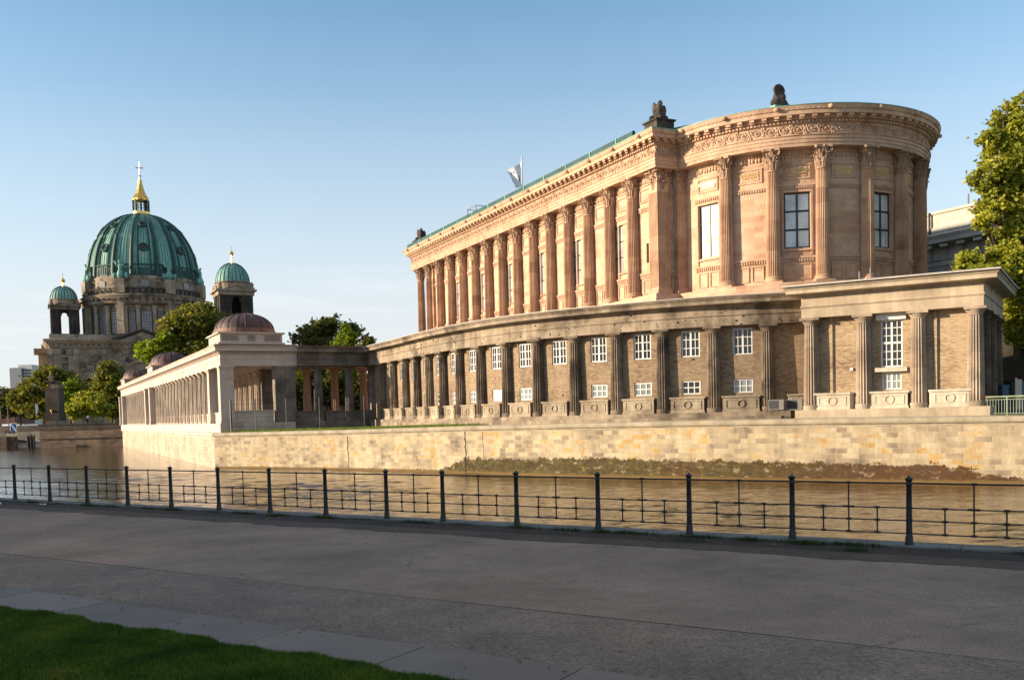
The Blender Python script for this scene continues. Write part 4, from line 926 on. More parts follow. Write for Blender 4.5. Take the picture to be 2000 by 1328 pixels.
m = Mesh(); sweep(m, wp, [(0.75, 0.9), (0.75, ZB), (-1.0, ZB), (-1.0, 0.9)], 1.5, wp.L - 2.4); sweep(m, wp, [(1.15, 0.9), (1.15, ZB - 0.28), (0.752, ZB - 0.28), (0.752, 0.9)], 6, wp.L - 3.0); m.build('plinth', M['soot'], wing)
def pedestal(parent, path, u, wd, zb_, h, off, mat):
    m = Mesh(); block(m, path, u, wd, OW + 0.01, off, zb_, zb_ + h - 0.12); block(m, path, u, wd + 0.14, OW + 0.01, off + 0.08, zb_ + h - 0.12, zb_ + h)
    block(m, path, u, wd + 0.08, OW + 0.01, off + 0.05, zb_, zb_ + 0.14)
    for (du, w2, za, zc_) in ((-(wd / 2 - 0.2), 0.05, .28, h - .28), (wd / 2 - 0.2, 0.05, .28, h - .28)): block(m, path, u + du, w2, off, off + 0.03, zb_ + za, zb_ + zc_)
    block(m, path, u, wd - 0.35, off, off + .03, zb_ + 0.23, zb_ + .28); block(m, path, u, wd - 0.35, off, off + .03, zb_ + h - .28, zb_ + h - .23)
    ring = []
    for k in range(21):
        a = 2 * PI * k / 20; q = path.pos(u + 0.22 * math.cos(a), off + 0.02); ring.append((q.x, q.y, zb_ + h / 2 + 0.22 * math.sin(a)))
    m.tube(ring, 0.035, 5, cap=False); return m.build('pedestal_bench', mat, parent)
for i in range(1, 15): pedestal(wing, wp, (wu[i] + wu[i + 1]) / 2, min(2.35, wu[i + 1] - wu[i] - 1.15), ZB, 1.02, 0.34, M['panel_old'])
pedestal(wing, wp, wu[15] + 2.0, 1.6, ZB, 1.02, 0.3, M['panel_old'])
# shrapnel scars
m = Mesh()
for k in range(70):
    u_ = random.uniform(10, wp.L - 2); z = random.choice((random.uniform(ZT + .05, ZT + 1.1), random.uniform(ZT + .05, ZT + .6))); q = wp.pos(u_, 0.425); s_ = random.uniform(.02, .07)
    m.ball((q.x, q.y, z), (s_, s_, s_ * .9), 6, 4)
for k in range(30):
    u_ = random.uniform(10, wp.L - 2); z = random.uniform(3.2, 7.0)
    if any(a - .1 < u_ < b_ + .1 and c - .1 < z < d + .1 for a, b_, c, d in ops): continue
    q = wp.pos(u_, OW); s_ = random.uniform(.03, .08); m.ball((q.x, q.y, z), (s_, s_, s_ * .7), 6, 4)
m.build('shrapnel_scars', M['void'], wing)
# ---------------------------------------------------------------- corner portico
PL, PR = Vector((18.08, 55.4)), Vector((25.71, 51.0)); PD = (PR - PL).normalized(); PN = Vector((0.545, 0.838))
pdp = 10.2
pf = Path([PL + PN * pdp, PL, PR, PR + PN * pdp])
por = thing('corner_portico', 'tan sandstone portico of fluted columns with a yellow brick wall, at the right end', 'portico', (PL.x + 4, PL.y, ZB))
cs_ = [(18.08, 55.4), (20.65, 53.95), (23.2, 52.47), (25.71, 51.0)]
for c in cs_: put('column', me_dor_port, por, (c[0], c[1], ZB), math.atan2(PD.y, PD.x))
for k in (1, 2, 3):
    q = PR + PN * (pdp * k / 3); put('column', me_dor_soot, por, (q.x, q.y, ZB), math.atan2(PD.y, PD.x))
q = PL + PN * 3.0; 
u1_, u2_ = pf.c[1], pf.c[2]; L3 = (u2_ - u1_) / 3
mid = u1_ + L3 * 1.5 + 0.02
ops = [(mid - 0.66, mid + 0.66, 4.25, 7.0), (mid - 0.6, mid + 0.6, 2.95, 3.98)]
m = Mesh(); wall(m, pf, u1_ - 2.7 , u2_ + 0.35, ZB - .5, ZT + .0, -0.28, ops, 0.2, 0.5)
m.build('brick_wall', M['brick2'], por)
m = Mesh(); back_ = Path([PR - PD * 1.2 + PN * 0.6, PR - PD * 1.2 + PN * (pdp)]); wall(m, back_, 0, back_.L, ZB - .5, ZT, 0, (), .3, .4); m.build('side_wall', M['grey'], por)
for k in (0, 2):
    m = Mesh(); uu = u1_ + L3 * k + 0.98; block(m, pf, uu, 0.16, -0.29, -0.16, ZB, ZT); m.build('brick_strip', M['brick2'], por)
m = Mesh(); 
# (window heights)
wobj = window(por, pf, mid, 1.28, 4.27, 6.98, -0.45, 4, 6, M['white'], M['glass'], 0.045, 0.08, mull=2)
wobj2 = window(por, pf, mid, 1.16, 2.97, 3.96, -0.45, 4, 2, M['white'], M['blind_grey'], 0.05, 0.07, mull=2)
m = Mesh(); block(m, pf, mid, 1.65, -0.28, -0.10, 6.98, 7.33); m.build('roller_blind_box', M['white'], por)
m = Mesh(); block(m, pf, mid, 1.75, -0.28, 0.02, 4.0, 4.24); m.build('window_ledge', M['panel'], por)
m = Mesh(); block(m, pf, mid, 1.30, -0.46, -0.39, 5.62, 5.72); m.build('transom', M['white'], por)
m = Mesh(); PENT = [(0.44, 0), (0.44, 0.62), (0.50, 0.63), (0.50, 0.72), (0.44, 0.73), (0.44, 1.30), (0.55, 1.36), (1.15, 1.40), (1.15, 1.60), (1.28, 1.74), (-1.3, 1.8), (-1.3, 0)]
sweep(m, pf, [(a, b_ + ZT) for a, b_ in PENT], 0, pf.L); m.build('entablature', M['portico'], por)
m = Mesh()
for uu in onseg(u1_ - .4, u2_ + .4, 0.12): block(m, pf, uu, 0.06, 0.44, 0.475, ZT + .57, ZT + .615)
m.build('bead_moulding', M['portico'], por)
m = Mesh(); a, b_, c, d = [pf.pos(u_, 1.34) for u_ in (0, u1_, u2_, pf.L)]
m.prism([(a.x, a.y), (b_.x, b_.y), (c.x, c.y), (d.x, d.y)], ZT + 1.81, ZT + 1.90); m.build('roof', M['lead'], por)
for k in (0.5, 1.3): 
    q = pf.pos(u1_ + 1.5 + k, -1.0); m = Mesh(); m.tube([(q.x, q.y, ZT + 1.9), (q.x, q.y, ZT + 2.55 + .2 * k)], .05, 6); m.build('vent_pipe', M['acgrey'], por)
m = Mesh(); sweep(m, pf, [(0.78, 0.9), (0.78, ZB), (-2.0, ZB), (-2.0, 0.9)], u1_ - 3.0, u2_ + 3.0 ); m.build('plinth', M['portico'], por)
OWs = OW; OW = -0.28
for k in range(3): pedestal(por, pf, u1_ + L3 * (k + 0.5), 1.82, ZB, 0.98, 0.30, M['panel'])
OW = OWs
m = Mesh(); q = pf.pos(u1_ + L3 * 0.72, -0.24); m.box((q.x, q.y, 4.25), (0.16, 0.16, 0.16), math.atan2(PD.y, PD.x)); m.build('lamp_box', M['white'], por)
# air conditioners on a frame
for k, px in enumerate((1517, 1553)):
    c = at(px, 795, 56.3); t = thing('air_conditioner', ['grey air conditioner nearer the column, left of the pair on the steel frame', 'grey air conditioner beside the portico plinth, right of the pair on the steel frame'][k], 'air conditioner', (c.x, c.y, 1.95), 'air conditioners by the portico')
    rz = -0.5; m = Mesh(); m.box((c.x, c.y, 2.27), (0.92, 0.42, 0.62), rz); m.build('casing', M['acgrey'], t)
    d = Vector((math.sin(-0.5) * 1, -math.cos(-0.5))); m = Mesh(); m.box((c.x + d.x * .215 - .12, c.y + d.y * .215 + .06, 2.27), (0.56, 0.02, 0.5), rz); m.build('grille', M['dark'], t)
t = thing('steel_frame', 'thin steel frame under the two air conditioners, above the quay coping', 'frame', tuple(at(1535, 806, 56.3)))
m = Mesh(); a, b_ = at(1503, 803, 56.6), at(1566, 803, 55.6)
for z in (1.93,): m.tube([(a.x, a.y, z), (b_.x, b_.y, z)], .03, 5)
for s_ in (0, .5, 1): q = a.lerp(b_, s_); m.tube([(q.x, q.y, 1.35), (q.x, q.y, 1.93)], .025, 5)
m.build('rails', M['acgrey'], t)
# ---------------------------------------------------------------- river colonnade
RP = Vector((-27.3, 87.3)); RU = Vector((-0.46325, 0.88623)); RV = Vector((RU.y, -RU.x))
LR = 105.5
riv = thing('river_colonnade', 'pale cleaned stone colonnade with three brown domes along the left quay', 'colonnade', (RP.x, RP.y, ZB))
fr = Path([RP + RU * LR, RP]); 
def rpos(a, b_): return RP + RU * a + RV * b_
RD = 6.4
rang = math.atan2(RV.y, RV.x)
def rpier(a, b_, wa, wb, mat, parent=riv, z0=ZB, z1=ZT + .0, name='pier'):
    q = rpos(a, b_); m = Mesh(); m.box((q.x, q.y, (z0 + z1) / 2), (wb, wa, z1 - z0), rang); m.box((q.x, q.y, z1 - 0.09), (wb + .14, wa + .14, 0.18), rang); m.box((q.x, q.y, z1 - 0.34), (wb + .06, wa + .06, 0.06), rang); m.box((q.x, q.y, z0 + 0.12), (wb + .1, wa + .1, 0.24), rang)
    return m.build(name, mat, parent)
ucols = [8.4 + 2.865 * k for k in range(16)] + [64.2 + 2.87 * k for k in range(12)]
for a in ucols:
    for b_ in (0.5, RD - 0.5):
        q = rpos(a, b_); put('column', me_dor_pale, riv, (q.x, q.y, ZB), rang)
PAV = [(0.0, 6.9), (54.0, 60.9), (98.5, 105.4)]
for i, (a0, a1) in enumerate(PAV):
    pr = 0.0 if i == 0 else -0.35
    for (a, wa) in ((a0 + .55, 1.1), (a1 - .5, 1.0)):
        for (b_, wb) in ((0.55 + pr, 1.3), (RD - .55, 1.3)):
            if i == 0 and b_ > 3: rpier(a, RD - .3, wa, 2.0, M['grey'])
            else: rpier(a, b_, wa, wb, M['pale_blk'])
ZP = ZT + 2.05
RENT = [(0.0, 0), (0.0, 0.62), (0.05, 0.63), (0.05, 0.70), (0.0, 0.71), (0.0, 1.25), (0.14, 1.32), (0.50, 1.42), (0.50, 1.66), (0.62, 1.84), (0.64, 1.9), (-0.9, 1.95), (-0.9, 0)]
m = Mesh(); rp_path = Path([rpos(LR, RD), rpos(LR, 0), rpos(0, 0), rpos(0, RD + 0.9)])
sweep(m, rp_path, [(a, b_ + ZT) for a, b_ in RENT], 0, rp_path.L); 
bp = Path([rpos(2, RD), rpos(LR, RD)]); sweep(m, bp, [(a, b_ + ZT) for a, b_ in RENT], 0, bp.L)
m.build('entablature', M['pale_blk'], riv)
m = Mesh()
for uu in onseg(RD, rp_path.c[2] + 6, 0.34): block(m, rp_path, uu, 0.14, 0.0, 0.12, ZT + 1.1, ZT + 1.24)
props(m.build('dentils', M['pale'], riv), kind='stuff')
m = Mesh(); m.prism([tuple(rpos(-.5, -.5)), tuple(rpos(-.5, RD + .9)), tuple(rpos(LR, RD + .9)), tuple(rpos(LR, -.5))], ZT + 1.952, ZT + 2.02); m.build('roof', M['red_cu'], riv)
m = Mesh(); m.prism([tuple(rpos(.4, .4)), tuple(rpos(.4, RD)), tuple(rpos(LR, RD)), tuple(rpos(LR, .4))], ZT + .9, ZT + 1.0); m.build('ceiling', M['portico'], riv)
m = Mesh(); m.prism([tuple(rpos(-.25, -.25)), tuple(rpos(-.25, RD + .5)), tuple(rpos(LR, RD + .5)), tuple(rpos(LR, -.25))], 0.9, ZB); m.build('plinth', M['pale_blk'], riv)
# parapets between columns and in the pavilion fronts
m = Mesh()
for i in range(len(ucols) - 1):
    if ucols[i + 1] - ucols[i] > 4: continue
    a = (ucols[i] + ucols[i + 1]) / 2; q = rpos(a, 0.5); m = Mesh(); m.box((q.x, q.y, ZB + .45), (0.24, 1.95, 0.9), rang); m.box((q.x, q.y, ZB + .95), (0.34, 1.98, 0.1), rang); m.build('parapet', M['pale_blk'], riv)
for a0, a1 in PAV: m = Mesh(); q = rpos((a0 + a1) / 2, .55); m.box((q.x, q.y, ZB + .5), (0.35, 4.6, 1.0), rang); m.box((q.x, q.y, ZB + 1.05), (0.5, 4.7, 0.1), rang); m.build('parapet', M['pale_blk'], riv)
m = Mesh()
q = rpos(.55, 3.05); m.box((q.x, q.y, ZB + .55), (3.7, 0.4, 1.1), rang); m.box((q.x, q.y, ZB + 1.16), (3.8, 0.55, 0.12), rang)
m.build('parapet', M['pale_blk'], riv)
for i, (a0, a1) in enumerate(PAV):
    ac = (a0 + a1) / 2 - (0.0 if i == 0 else 0); q = rpos(ac, 3.1); za = ZT + 2.02
    m = Mesh(); m.box((q.x, q.y, za + 0.12), (6.3, 6.5, 0.24), rang); m.box((q.x, q.y, za + 0.65), (5.9, 6.1, 0.86), rang); m.box((q.x, q.y, za + 1.14), (6.35, 6.55, 0.14), rang)
    for dx in (-2.0, 0, 2.0):
        for s_ in (-1, 1):
            c = q - RU * 3.06 * 1 + RV * dx; m.box((c.x, c.y, za + .66), (1.5 if dx else .7, .06, .5), rang)
    at_ = m.build('attic', M['pale_blk'], riv)
    prof = [(3.1, 0.0), (3.1, 0.16), (3.0, 0.17), (3.0, 0.33), (2.9, 0.34), (2.9, 0.5)]
    m = Mesh(); m.lathe(prof, 40, (q.x, q.y, za + 1.2)); m.build('dome_base', M['red_cu'], riv)
    m = Mesh(); pr = [(2.82 * math.cos(t), 1.62 * math.sin(t)) for t in [PI / 2 * k / 9 for k in range(9)]] + [(0.02, 1.62)]; m.lathe(pr, 40, (q.x, q.y, za + 1.69)); d = m.build('dome', M['brown_cu'], riv, smooth=60)
    m = Mesh()
    for k in range(20):
        a = 2 * PI * k / 20; m.tube([(q.x + (r + .02) * math.cos(a), q.y + (r + .02) * math.sin(a), za + 1.69 + z + .01) for r, z in pr[:-1]], 0.035, 4)
    m.build('dome_ribs', M['brown_cu'], riv)
# rear arm of the colonnade, from the corner pavilion to the curved wing
rear = thing('rear_colonnade', 'dark grey open colonnade between the corner pavilion and the curved wing', 'colonnade', (-17, 92, ZB))
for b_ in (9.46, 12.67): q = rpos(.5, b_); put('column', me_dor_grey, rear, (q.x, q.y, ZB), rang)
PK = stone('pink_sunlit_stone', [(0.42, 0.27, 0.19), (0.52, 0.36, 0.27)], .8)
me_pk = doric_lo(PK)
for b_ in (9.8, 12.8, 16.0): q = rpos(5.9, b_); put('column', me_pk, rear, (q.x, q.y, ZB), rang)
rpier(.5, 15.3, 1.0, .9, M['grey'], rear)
m = Mesh(); rr = Path([rpos(0, RD + .92), rpos(0, 16.2)]); sweep(m, rr, [(a, b_ + ZT) for a, b_ in WENT if a > -1] + [(-1.0, 1.8 + ZT), (-1.0, ZT)], 0, rr.L + 0.6)
rb = Path([rpos(5.6, 17.5), rpos(5.6, RD - 1)]); m.build('entablature', M['grey'], rear)
m = Mesh(); rb = Path([rpos(5.3, RD + .95), rpos(5.3, 18.0)]); sweep(m, rb, [(0, ZT), (0, ZT + 1.7), (-1.1, ZT + 1.7), (-1.1, ZT)], 0, rb.L); m.build('back_beam', M['portico'], rear)
m = Mesh(); m.prism([tuple(rpos(-1.15, RD + .95)), tuple(rpos(-1.15, 16.9)), tuple(rpos(6.5, 18.0)), tuple(rpos(6.5, RD + .95))], ZT + 1.81, ZT + 1.9); m.build('roof', M['red_cu'], rear)
m = Mesh(); m.prism([tuple(rpos(-.3, RD + .52)), tuple(rpos(-.3, 17)), tuple(rpos(6.4, 17.5)), tuple(rpos(6.4, RD + .52))], 0.9, ZB - .002); m.build('plinth', M['grey'], rear)
for b_ in (8.2, 11.07, 14.0): m = Mesh(); q = rpos(.5, b_); m.box((q.x, q.y, ZB + .45), (1.9, 0.4, 0.9), rang); m.box((q.x, q.y, ZB + .95), (2.0, 0.55, 0.1), rang); m.build('parapet', M['grey'], rear)
for b_ in (9.4, 12.4, 15.4): m = Mesh(); q = rpos(5.9, b_); m.box((q.x, q.y, ZB + .5), (2.0, 0.3, 1.0), rang); m.build('parapet', M['grey'], rear)
# courtyard buildings glimpsed through the columns
cy = thing('courtyard_building', 'brown low courtyard building glimpsed through the rear colonnade', 'building', (-26, 150, 1.4))
m = Mesh(); a, b_ = at(560, 790, 150), at(760, 790, 150); pth = Path([(a.x, a.y), (b_.x, b_.y)]); wall(m, pth, 0, pth.L, 1.3, 5.0, 0, [(2 + 2.6 * k, 3.2 + 2.6 * k, 2.5, 4.2) for k in range(6)], .3, .5); m.build('wall', M['soot'], cy)
m = Mesh(); sweep(m, pth, [(0.3, 5), (0.3, 5.3), (-.7, 5.3), (-.7, 5)], 0, pth.L); m.build('cornice', M['panel'], cy)
# mesh security fence beside the pavilion
sf = thing('mesh_fence', 'thin dark wire fence on the grass in front of the corner pavilion', 'fence', tuple(at(455, 838, 84)))
pts = [at(452, 838, 85.5), at(500, 838, 85.2), at(560, 837, 84.7), at(625, 834, 84.0), at(712, 830, 83.2)]
for i, p in enumerate(pts):
    m = Mesh(); m.tube([(p.x, p.y, 1.0), (p.x, p.y, 4.1)], 0.09 if i == 0 else 0.035, 6); m.build('post', M['iron'], sf)
m = Mesh()
for a, b_ in zip(pts[:-1], pts[1:]):
    for z in [1.2 + .41 * k for k in range(8)]: m.tube([(a.x, a.y, z), (b_.x, b_.y, z)], .009, 3)
m.build('wires', M['iron'], sf)
# ---------------------------------------------------------------- railing
pp = [-17.3, -15.6, -13.83] # extra posts run out of frame
meas = [(30, 975), (98, 978.5), (171, 983), (250, 986), (335, 990), (428, 996), (528, 1001), (637, 1007), (756, 1014), (866, 1020.5), (1010, 1028), (1169, 1036.5), (1347, 1046.5), (1548, 1057), (1776, 1070)]
sv = []
for x, y in meas:   # where the posts stand along the kerb line
    d = at(x, y, 1) - CAM; k = d.x / d.y; s_ = (k * F0.y - F0.x) / (FA.x - k * FA.y); sv.append(s_)
sv = [sv[0] - 1.79 * k for k in (3, 2, 1)] + sv + [sv[-1] + 1.76 * k for k in (1, 2)]
rail = thing('iron_railing', 'black cast iron railing with round posts along the near river bank', 'railing', G(0, 0))
m = Mesh(); m.lathe([(0.066, 0.0), (0.066, 0.03), (0.060, 0.05), (0.056, 0.12), (0.050, 0.14), (0.046, 0.15), (0.0455, 0.20), (0.050, 0.205), (0.050, 0.215), (0.0455, 0.22), (0.044, 0.38), (0.049, 0.385), (0.049, 0.395), (0.044, 0.40), (0.0425, 0.56), (0.048, 0.565), (0.048, 0.58), (0.0425, 0.585), (0.039, 0.90), (0.045, 0.91), (0.045, 0.93), (0.038, 0.94), (0.040, 0.965), (0.056, 0.985), (0.060, 1.0), (0.056, 1.012), (0.030, 1.025), (0.016, 1.035), (0.014, 1.045), (0.004, 1.055)], 20)
me_post = m.mesh('post', M['iron'], 40)
RZ = (0.175, 0.37, 0.56, 0.935)
ra = math.atan2(FA.y, FA.x)
for i, s_ in enumerate(sv):
    g_ = G(s_, 0, 0.03); put('post', me_post, rail, g_, ra)
    if i + 1 < len(sv):
        s2 = sv[i + 1]; L = s2 - s_; m = Mesh()
        for z in RZ:
            r = 0.0135 if z > 0.9 else 0.010; m.tube([G(s_ + L * t / 6, 0, z + .03 - 0.003 * math.sin(t / 6 * PI)) for t in range(7)], r, 8)
        for t in (0.28, 0.5, 0.74):
            u_ = s_ + L * t; top = RZ[3] if t == 0.5 else RZ[2]
            m.tube([G(u_, 0, RZ[0] + .03), G(u_, 0, top + .03)], 0.0125, 8)
            for z in RZ[:3] + ((RZ[3],) if t == 0.5 else ()):
                g_ = G(u_, 0, z + .03); m.ball(g_, (0.026, 0.026, 0.022), 8, 6); ll = 0.085 if (t == 0.5 and z == RZ[2]) else 0.04
                m.tube([G(u_ - ll, 0, z + .03), G(u_ + ll, 0, z + .03)], 0.0185, 8)
        m.build('rail_panel', M['iron'], rail, smooth=50)
# ---------------------------------------------------------------- vegetation
def leaves_mesh(name, blobs_, n, size, mat, parent, flat=0.35, clump=36):
    vol = np.array([b[3] * b[4] * b[5] for b in blobs_]); vol = vol ** 0.75; vol /= vol.sum()
    nc = max(8, n // clump); idx = rng.choice(len(blobs_), nc, p=vol); B = np.array(blobs_)[idx]
    d = rng.normal(size=(nc, 3)); d /= np.linalg.norm(d, axis=1)[:, None]; rad = rng.uniform(0.15, 1.0, nc) ** 0.4
    cc = B[:, :3] + d * B[:, 3:] * rad[:, None]
    cs = (B[:, 3:].mean(axis=1) * 0.145 + size)[:, None] * rng.uniform(0.6, 1.3, (nc, 1))
    k = rng.integers(0, nc, n); p = cc[k] + rng.normal(size=(n, 3)) * cs[k] * np.array([1, 1, 0.7]) * 0.62
    a = rng.normal(size=(n, 3)); a[:, 2] *= 0.6; a /= np.linalg.norm(a, axis=1)[:, None]; b_ = np.cross(a, rng.normal(size=(n, 3))); b_ /= np.linalg.norm(b_, axis=1)[:, None]
    s_ = size * rng.uniform(0.55, 1.25, n)[:, None]; a *= s_; b_ *= s_ * 0.72
    V = np.stack([p - a, p - b_ * .9 - a * .1, p + a, p + b_ * .9 - a * .1], axis=1).reshape(-1, 3)
    me = bpy.data.meshes.new(name); me.vertices.add(4 * n); me.vertices.foreach_set('co', V.astype(np.float32).ravel())
    me.loops.add(4 * n); me.loops.foreach_set('vertex_index', np.arange(4 * n, dtype=np.int32)); me.polygons.add(n)
    me.polygons.foreach_set('loop_start', np.arange(0, 4 * n, 4, dtype=np.int32)); me.update(calc_edges=True); me.materials.append(mat)
    return put(name, me, parent)
def tree(name, label, base, blobs_, n, size, mat, cat='tree', group=None, tr=0.4, limbs=True):
    t = thing(name, label, cat, base, group); bx, by, bz = base
    m = Mesh(); cx = sum(b[0] for b in blobs_) / len(blobs_); cy_ = sum(b[1] for b in blobs_) / len(blobs_); lo = min(b[2] - b[5] * 0.6 for b in blobs_)
    fork = Vector((bx * .7 + cx * .3, by * .7 + cy_ * .3, max(bz + 1.2, lo)))
    m.tube([(bx, by, bz - .3), (bx, by, bz + .4), fork.lerp(Vector((bx, by, bz)), .5), fork], [tr * 1.35, tr, tr * .85, tr * .75], 9)
    for b in blobs_:
        c = Vector(b[:3]); mid_ = fork.lerp(c, .5) + Vector((random.uniform(-.3, .3), random.uniform(-.3, .3), -.1 * b[5])); m.tube([fork, mid_, c], [tr * .55, tr * .38, tr * .16], 6)
        for k in range(5):
            d = Vector((random.gauss(0, 1), random.gauss(0, 1), random.gauss(.3, .8))).normalized(); e = c + Vector((d.x * b[3], d.y * b[4], d.z * b[5])) * .85
            m.tube([mid_.lerp(c, random.random()), c.lerp(e, .5) + Vector((0, 0, .1 * b[5])), e], [tr * .2, tr * .12, tr * .04], 4)
    m.build('trunk', M['bark'], t, smooth=60); leaves_mesh('crown', blobs_, n, size, mat, t); return t
def PB(px, py, Y, rx, ry, rz=None, dy=0):
    """crown lobe whose centre is seen at px,py at depth Y; radii in photo pixels"""
    c = at(px, py, Y); k = Y / F_PX; return (c.x, c.y + dy, c.z, rx * k, (rx * k), ry * k)
b1 = [PB(345, 655, 150, 32, 36), PB(385, 640, 152, 42, 38), PB(430, 650, 155, 38, 34), PB(360, 620, 154, 28, 22), PB(400, 612, 156, 26, 18), PB(330, 690, 150, 24, 26), PB(455, 640, 158, 24, 24), PB(385, 700, 150, 60, 35), PB(430, 700, 150, 40, 35)]
p = at(390, 835, 153); tree('maple_tree', 'large olive green tree behind the corner pavilion, in front of the cathedral', (p.x, p.y, 1.3), b1, 46000, 0.34, LG['olive'], tr=.55)
b2 = [PB(300, 688, 146, 24, 22), PB(325, 672, 147, 18, 22), PB(285, 680, 146, 14, 14), PB(318, 705, 146, 22, 18)]
p = at(308, 835, 147); tree('lime_tree', 'small bright green tree left of the large tree, above the river colonnade roof', (p.x, p.y, 1.3), b2, 8000, 0.34, LG['bright'], tr=.3)
b3 = [PB(625, 645, 160, 28, 24), PB(650, 635, 162, 30, 22), PB(685, 655, 161, 24, 22), PB(600, 660, 160, 24, 22), PB(580, 665, 160, 14, 14), PB(710, 672, 161, 16, 16), PB(640, 680, 160, 50, 24), PB(600, 720, 158, 50, 34), PB(660, 735, 158, 40, 34)]
p = at(640, 830, 161); tree('ash_tree', 'dark open-crowned tree behind the rear colonnade roof', (p.x, p.y, 1.3), b3, 17000, 0.30, LG['dark'], tr=.4)
b4 = [PB(673, 645, 140, 9, 14), PB(680, 662, 140, 16, 16), PB(668, 670, 140, 14, 14), PB(670, 730, 140, 26, 34), PB(650, 745, 140, 22, 30), PB(620, 730, 140, 24, 24), PB(690, 740, 140, 20, 24)]
p = at(672, 830, 140); tree('young_tree', 'thin yellow green tree in front of the dark tree, over the rear colonnade', (p.x, p.y, 1.3), b4, 11000, 0.28, LG['bright'], tr=.18)
b5 = [PB(718, 672, 150, 16, 12), PB(708, 690, 150, 16, 14)]
p = at(715, 830, 150); tree('round_tree', 'small dark round treetop at the inner corner of the colonnades', (p.x, p.y, 1.3), b5, 1800, 0.3, LG['dark'], tr=.2)
b9 = [PB(590, 765, 128, 30, 34), PB(625, 770, 128, 26, 30), PB(655, 760, 128, 26, 34), PB(700, 770, 128, 30, 34), PB(740, 760, 128, 26, 34), PB(610, 735, 130, 26, 24), PB(560, 770, 128, 26, 30)]
p = at(650, 822, 128); tree('lime_tree', 'dense low dark foliage seen between the columns of the rear colonnade', (p.x, p.y, 1.3), b9, 16000, 0.3, LG['dark'], tr=.25)
# left background trees
LT = [('plane_tree', 'broad green tree left of the dark stone pier, behind the bridge', [PB(75, 760, 235, 32, 30), PB(95, 735, 236, 28, 22), PB(50, 780, 235, 28, 26), PB(85, 795, 234, 40, 20), PB(130, 755, 238, 26, 30)], 13000, .45, 'olive', 85),
      ('plane_tree', 'small tree with yellowing leaves right of the dark stone pier', [PB(140, 757, 228, 16, 14), PB(128, 780, 227, 20, 20), PB(150, 790, 226, 18, 20)], 5000, .4, 'bright', 138),
      ('plane_tree', 'low round dark tree between the yellowing tree and the tall rounded one', [PB(172, 785, 215, 24, 22), PB(150, 800, 214, 22, 16), PB(190, 795, 214, 20, 20)], 7000, .36, 'plane', 170),
      ('plane_tree', 'tall rounded tree at the far end of the river colonnade', [PB(215, 730, 225, 24, 26), PB(222, 760, 224, 26, 26), PB(205, 755, 224, 22, 26), PB(220, 795, 222, 26, 26), PB(240, 770, 224, 20, 30)], 12000, .42, 'olive', 218),
      ('plane_tree', 'dark tree at the left edge of the photo above the bridge', [PB(-5, 775, 300, 22, 20), PB(12, 790, 300, 16, 18), PB(-10, 795, 300, 26, 18)], 4000, .5, 'dark', 0),
      ('plane_tree', 'dark leafy tree standing before the cathedral windows', [PB(175, 760, 262, 22, 20), PB(160, 790, 262, 26, 22), PB(250, 790, 262, 30, 26), PB(110, 790, 262, 30, 22)], 9000, .5, 'dark', 170)]
for nm, lb, bb, n, sz, mt, px in LT:
    p = at(px, 828, bb[0][1]); tree(nm, lb, (p.x, p.y, 1.0), bb, n, sz, LG[mt], tr=.35)
# right trees
b6 = [PB(1965, 235, 65, 26, 40), PB(1990, 260, 65, 40, 50), PB(1935, 275, 64, 22, 24), PB(1960, 320, 64, 40, 40), PB(1925, 350, 63, 26, 26), PB(1990, 380, 64, 50, 60), PB(1945, 400, 63, 32, 34), PB(1925, 430, 62, 22, 22),
      PB(1990, 480, 63, 50, 50), PB(1960, 520, 62, 50, 36), PB(1895, 510, 62, 28, 18), PB(1875, 530, 60, 20, 10), PB(1925, 540, 60, 50, 20), PB(2010, 560, 61, 50, 60), PB(2060, 300, 67, 60, 110), PB(2060, 480, 65, 60, 90), PB(1985, 205, 65, 14, 22)]
p = at(2000, 790, 65); tree('plane_tree', 'huge sunlit yellow green tree at the right edge, taller than the portico', (p.x, p.y, 1.4), b6, 50000, 0.165, LG['plane'], tr=.6)
b7 = [PB(1978, 590, 63, 20, 30), PB(1992, 640, 63, 26, 36), PB(2030, 620, 63, 36, 60), PB(1978, 560, 63, 12, 20)]
p = at(2035, 800, 63.5); tree('plane_tree', 'lower shaded tree behind the right side of the portico', (p.x, p.y, 1.4), b7, 11000, 0.2, LG['plane'], tr=.3)
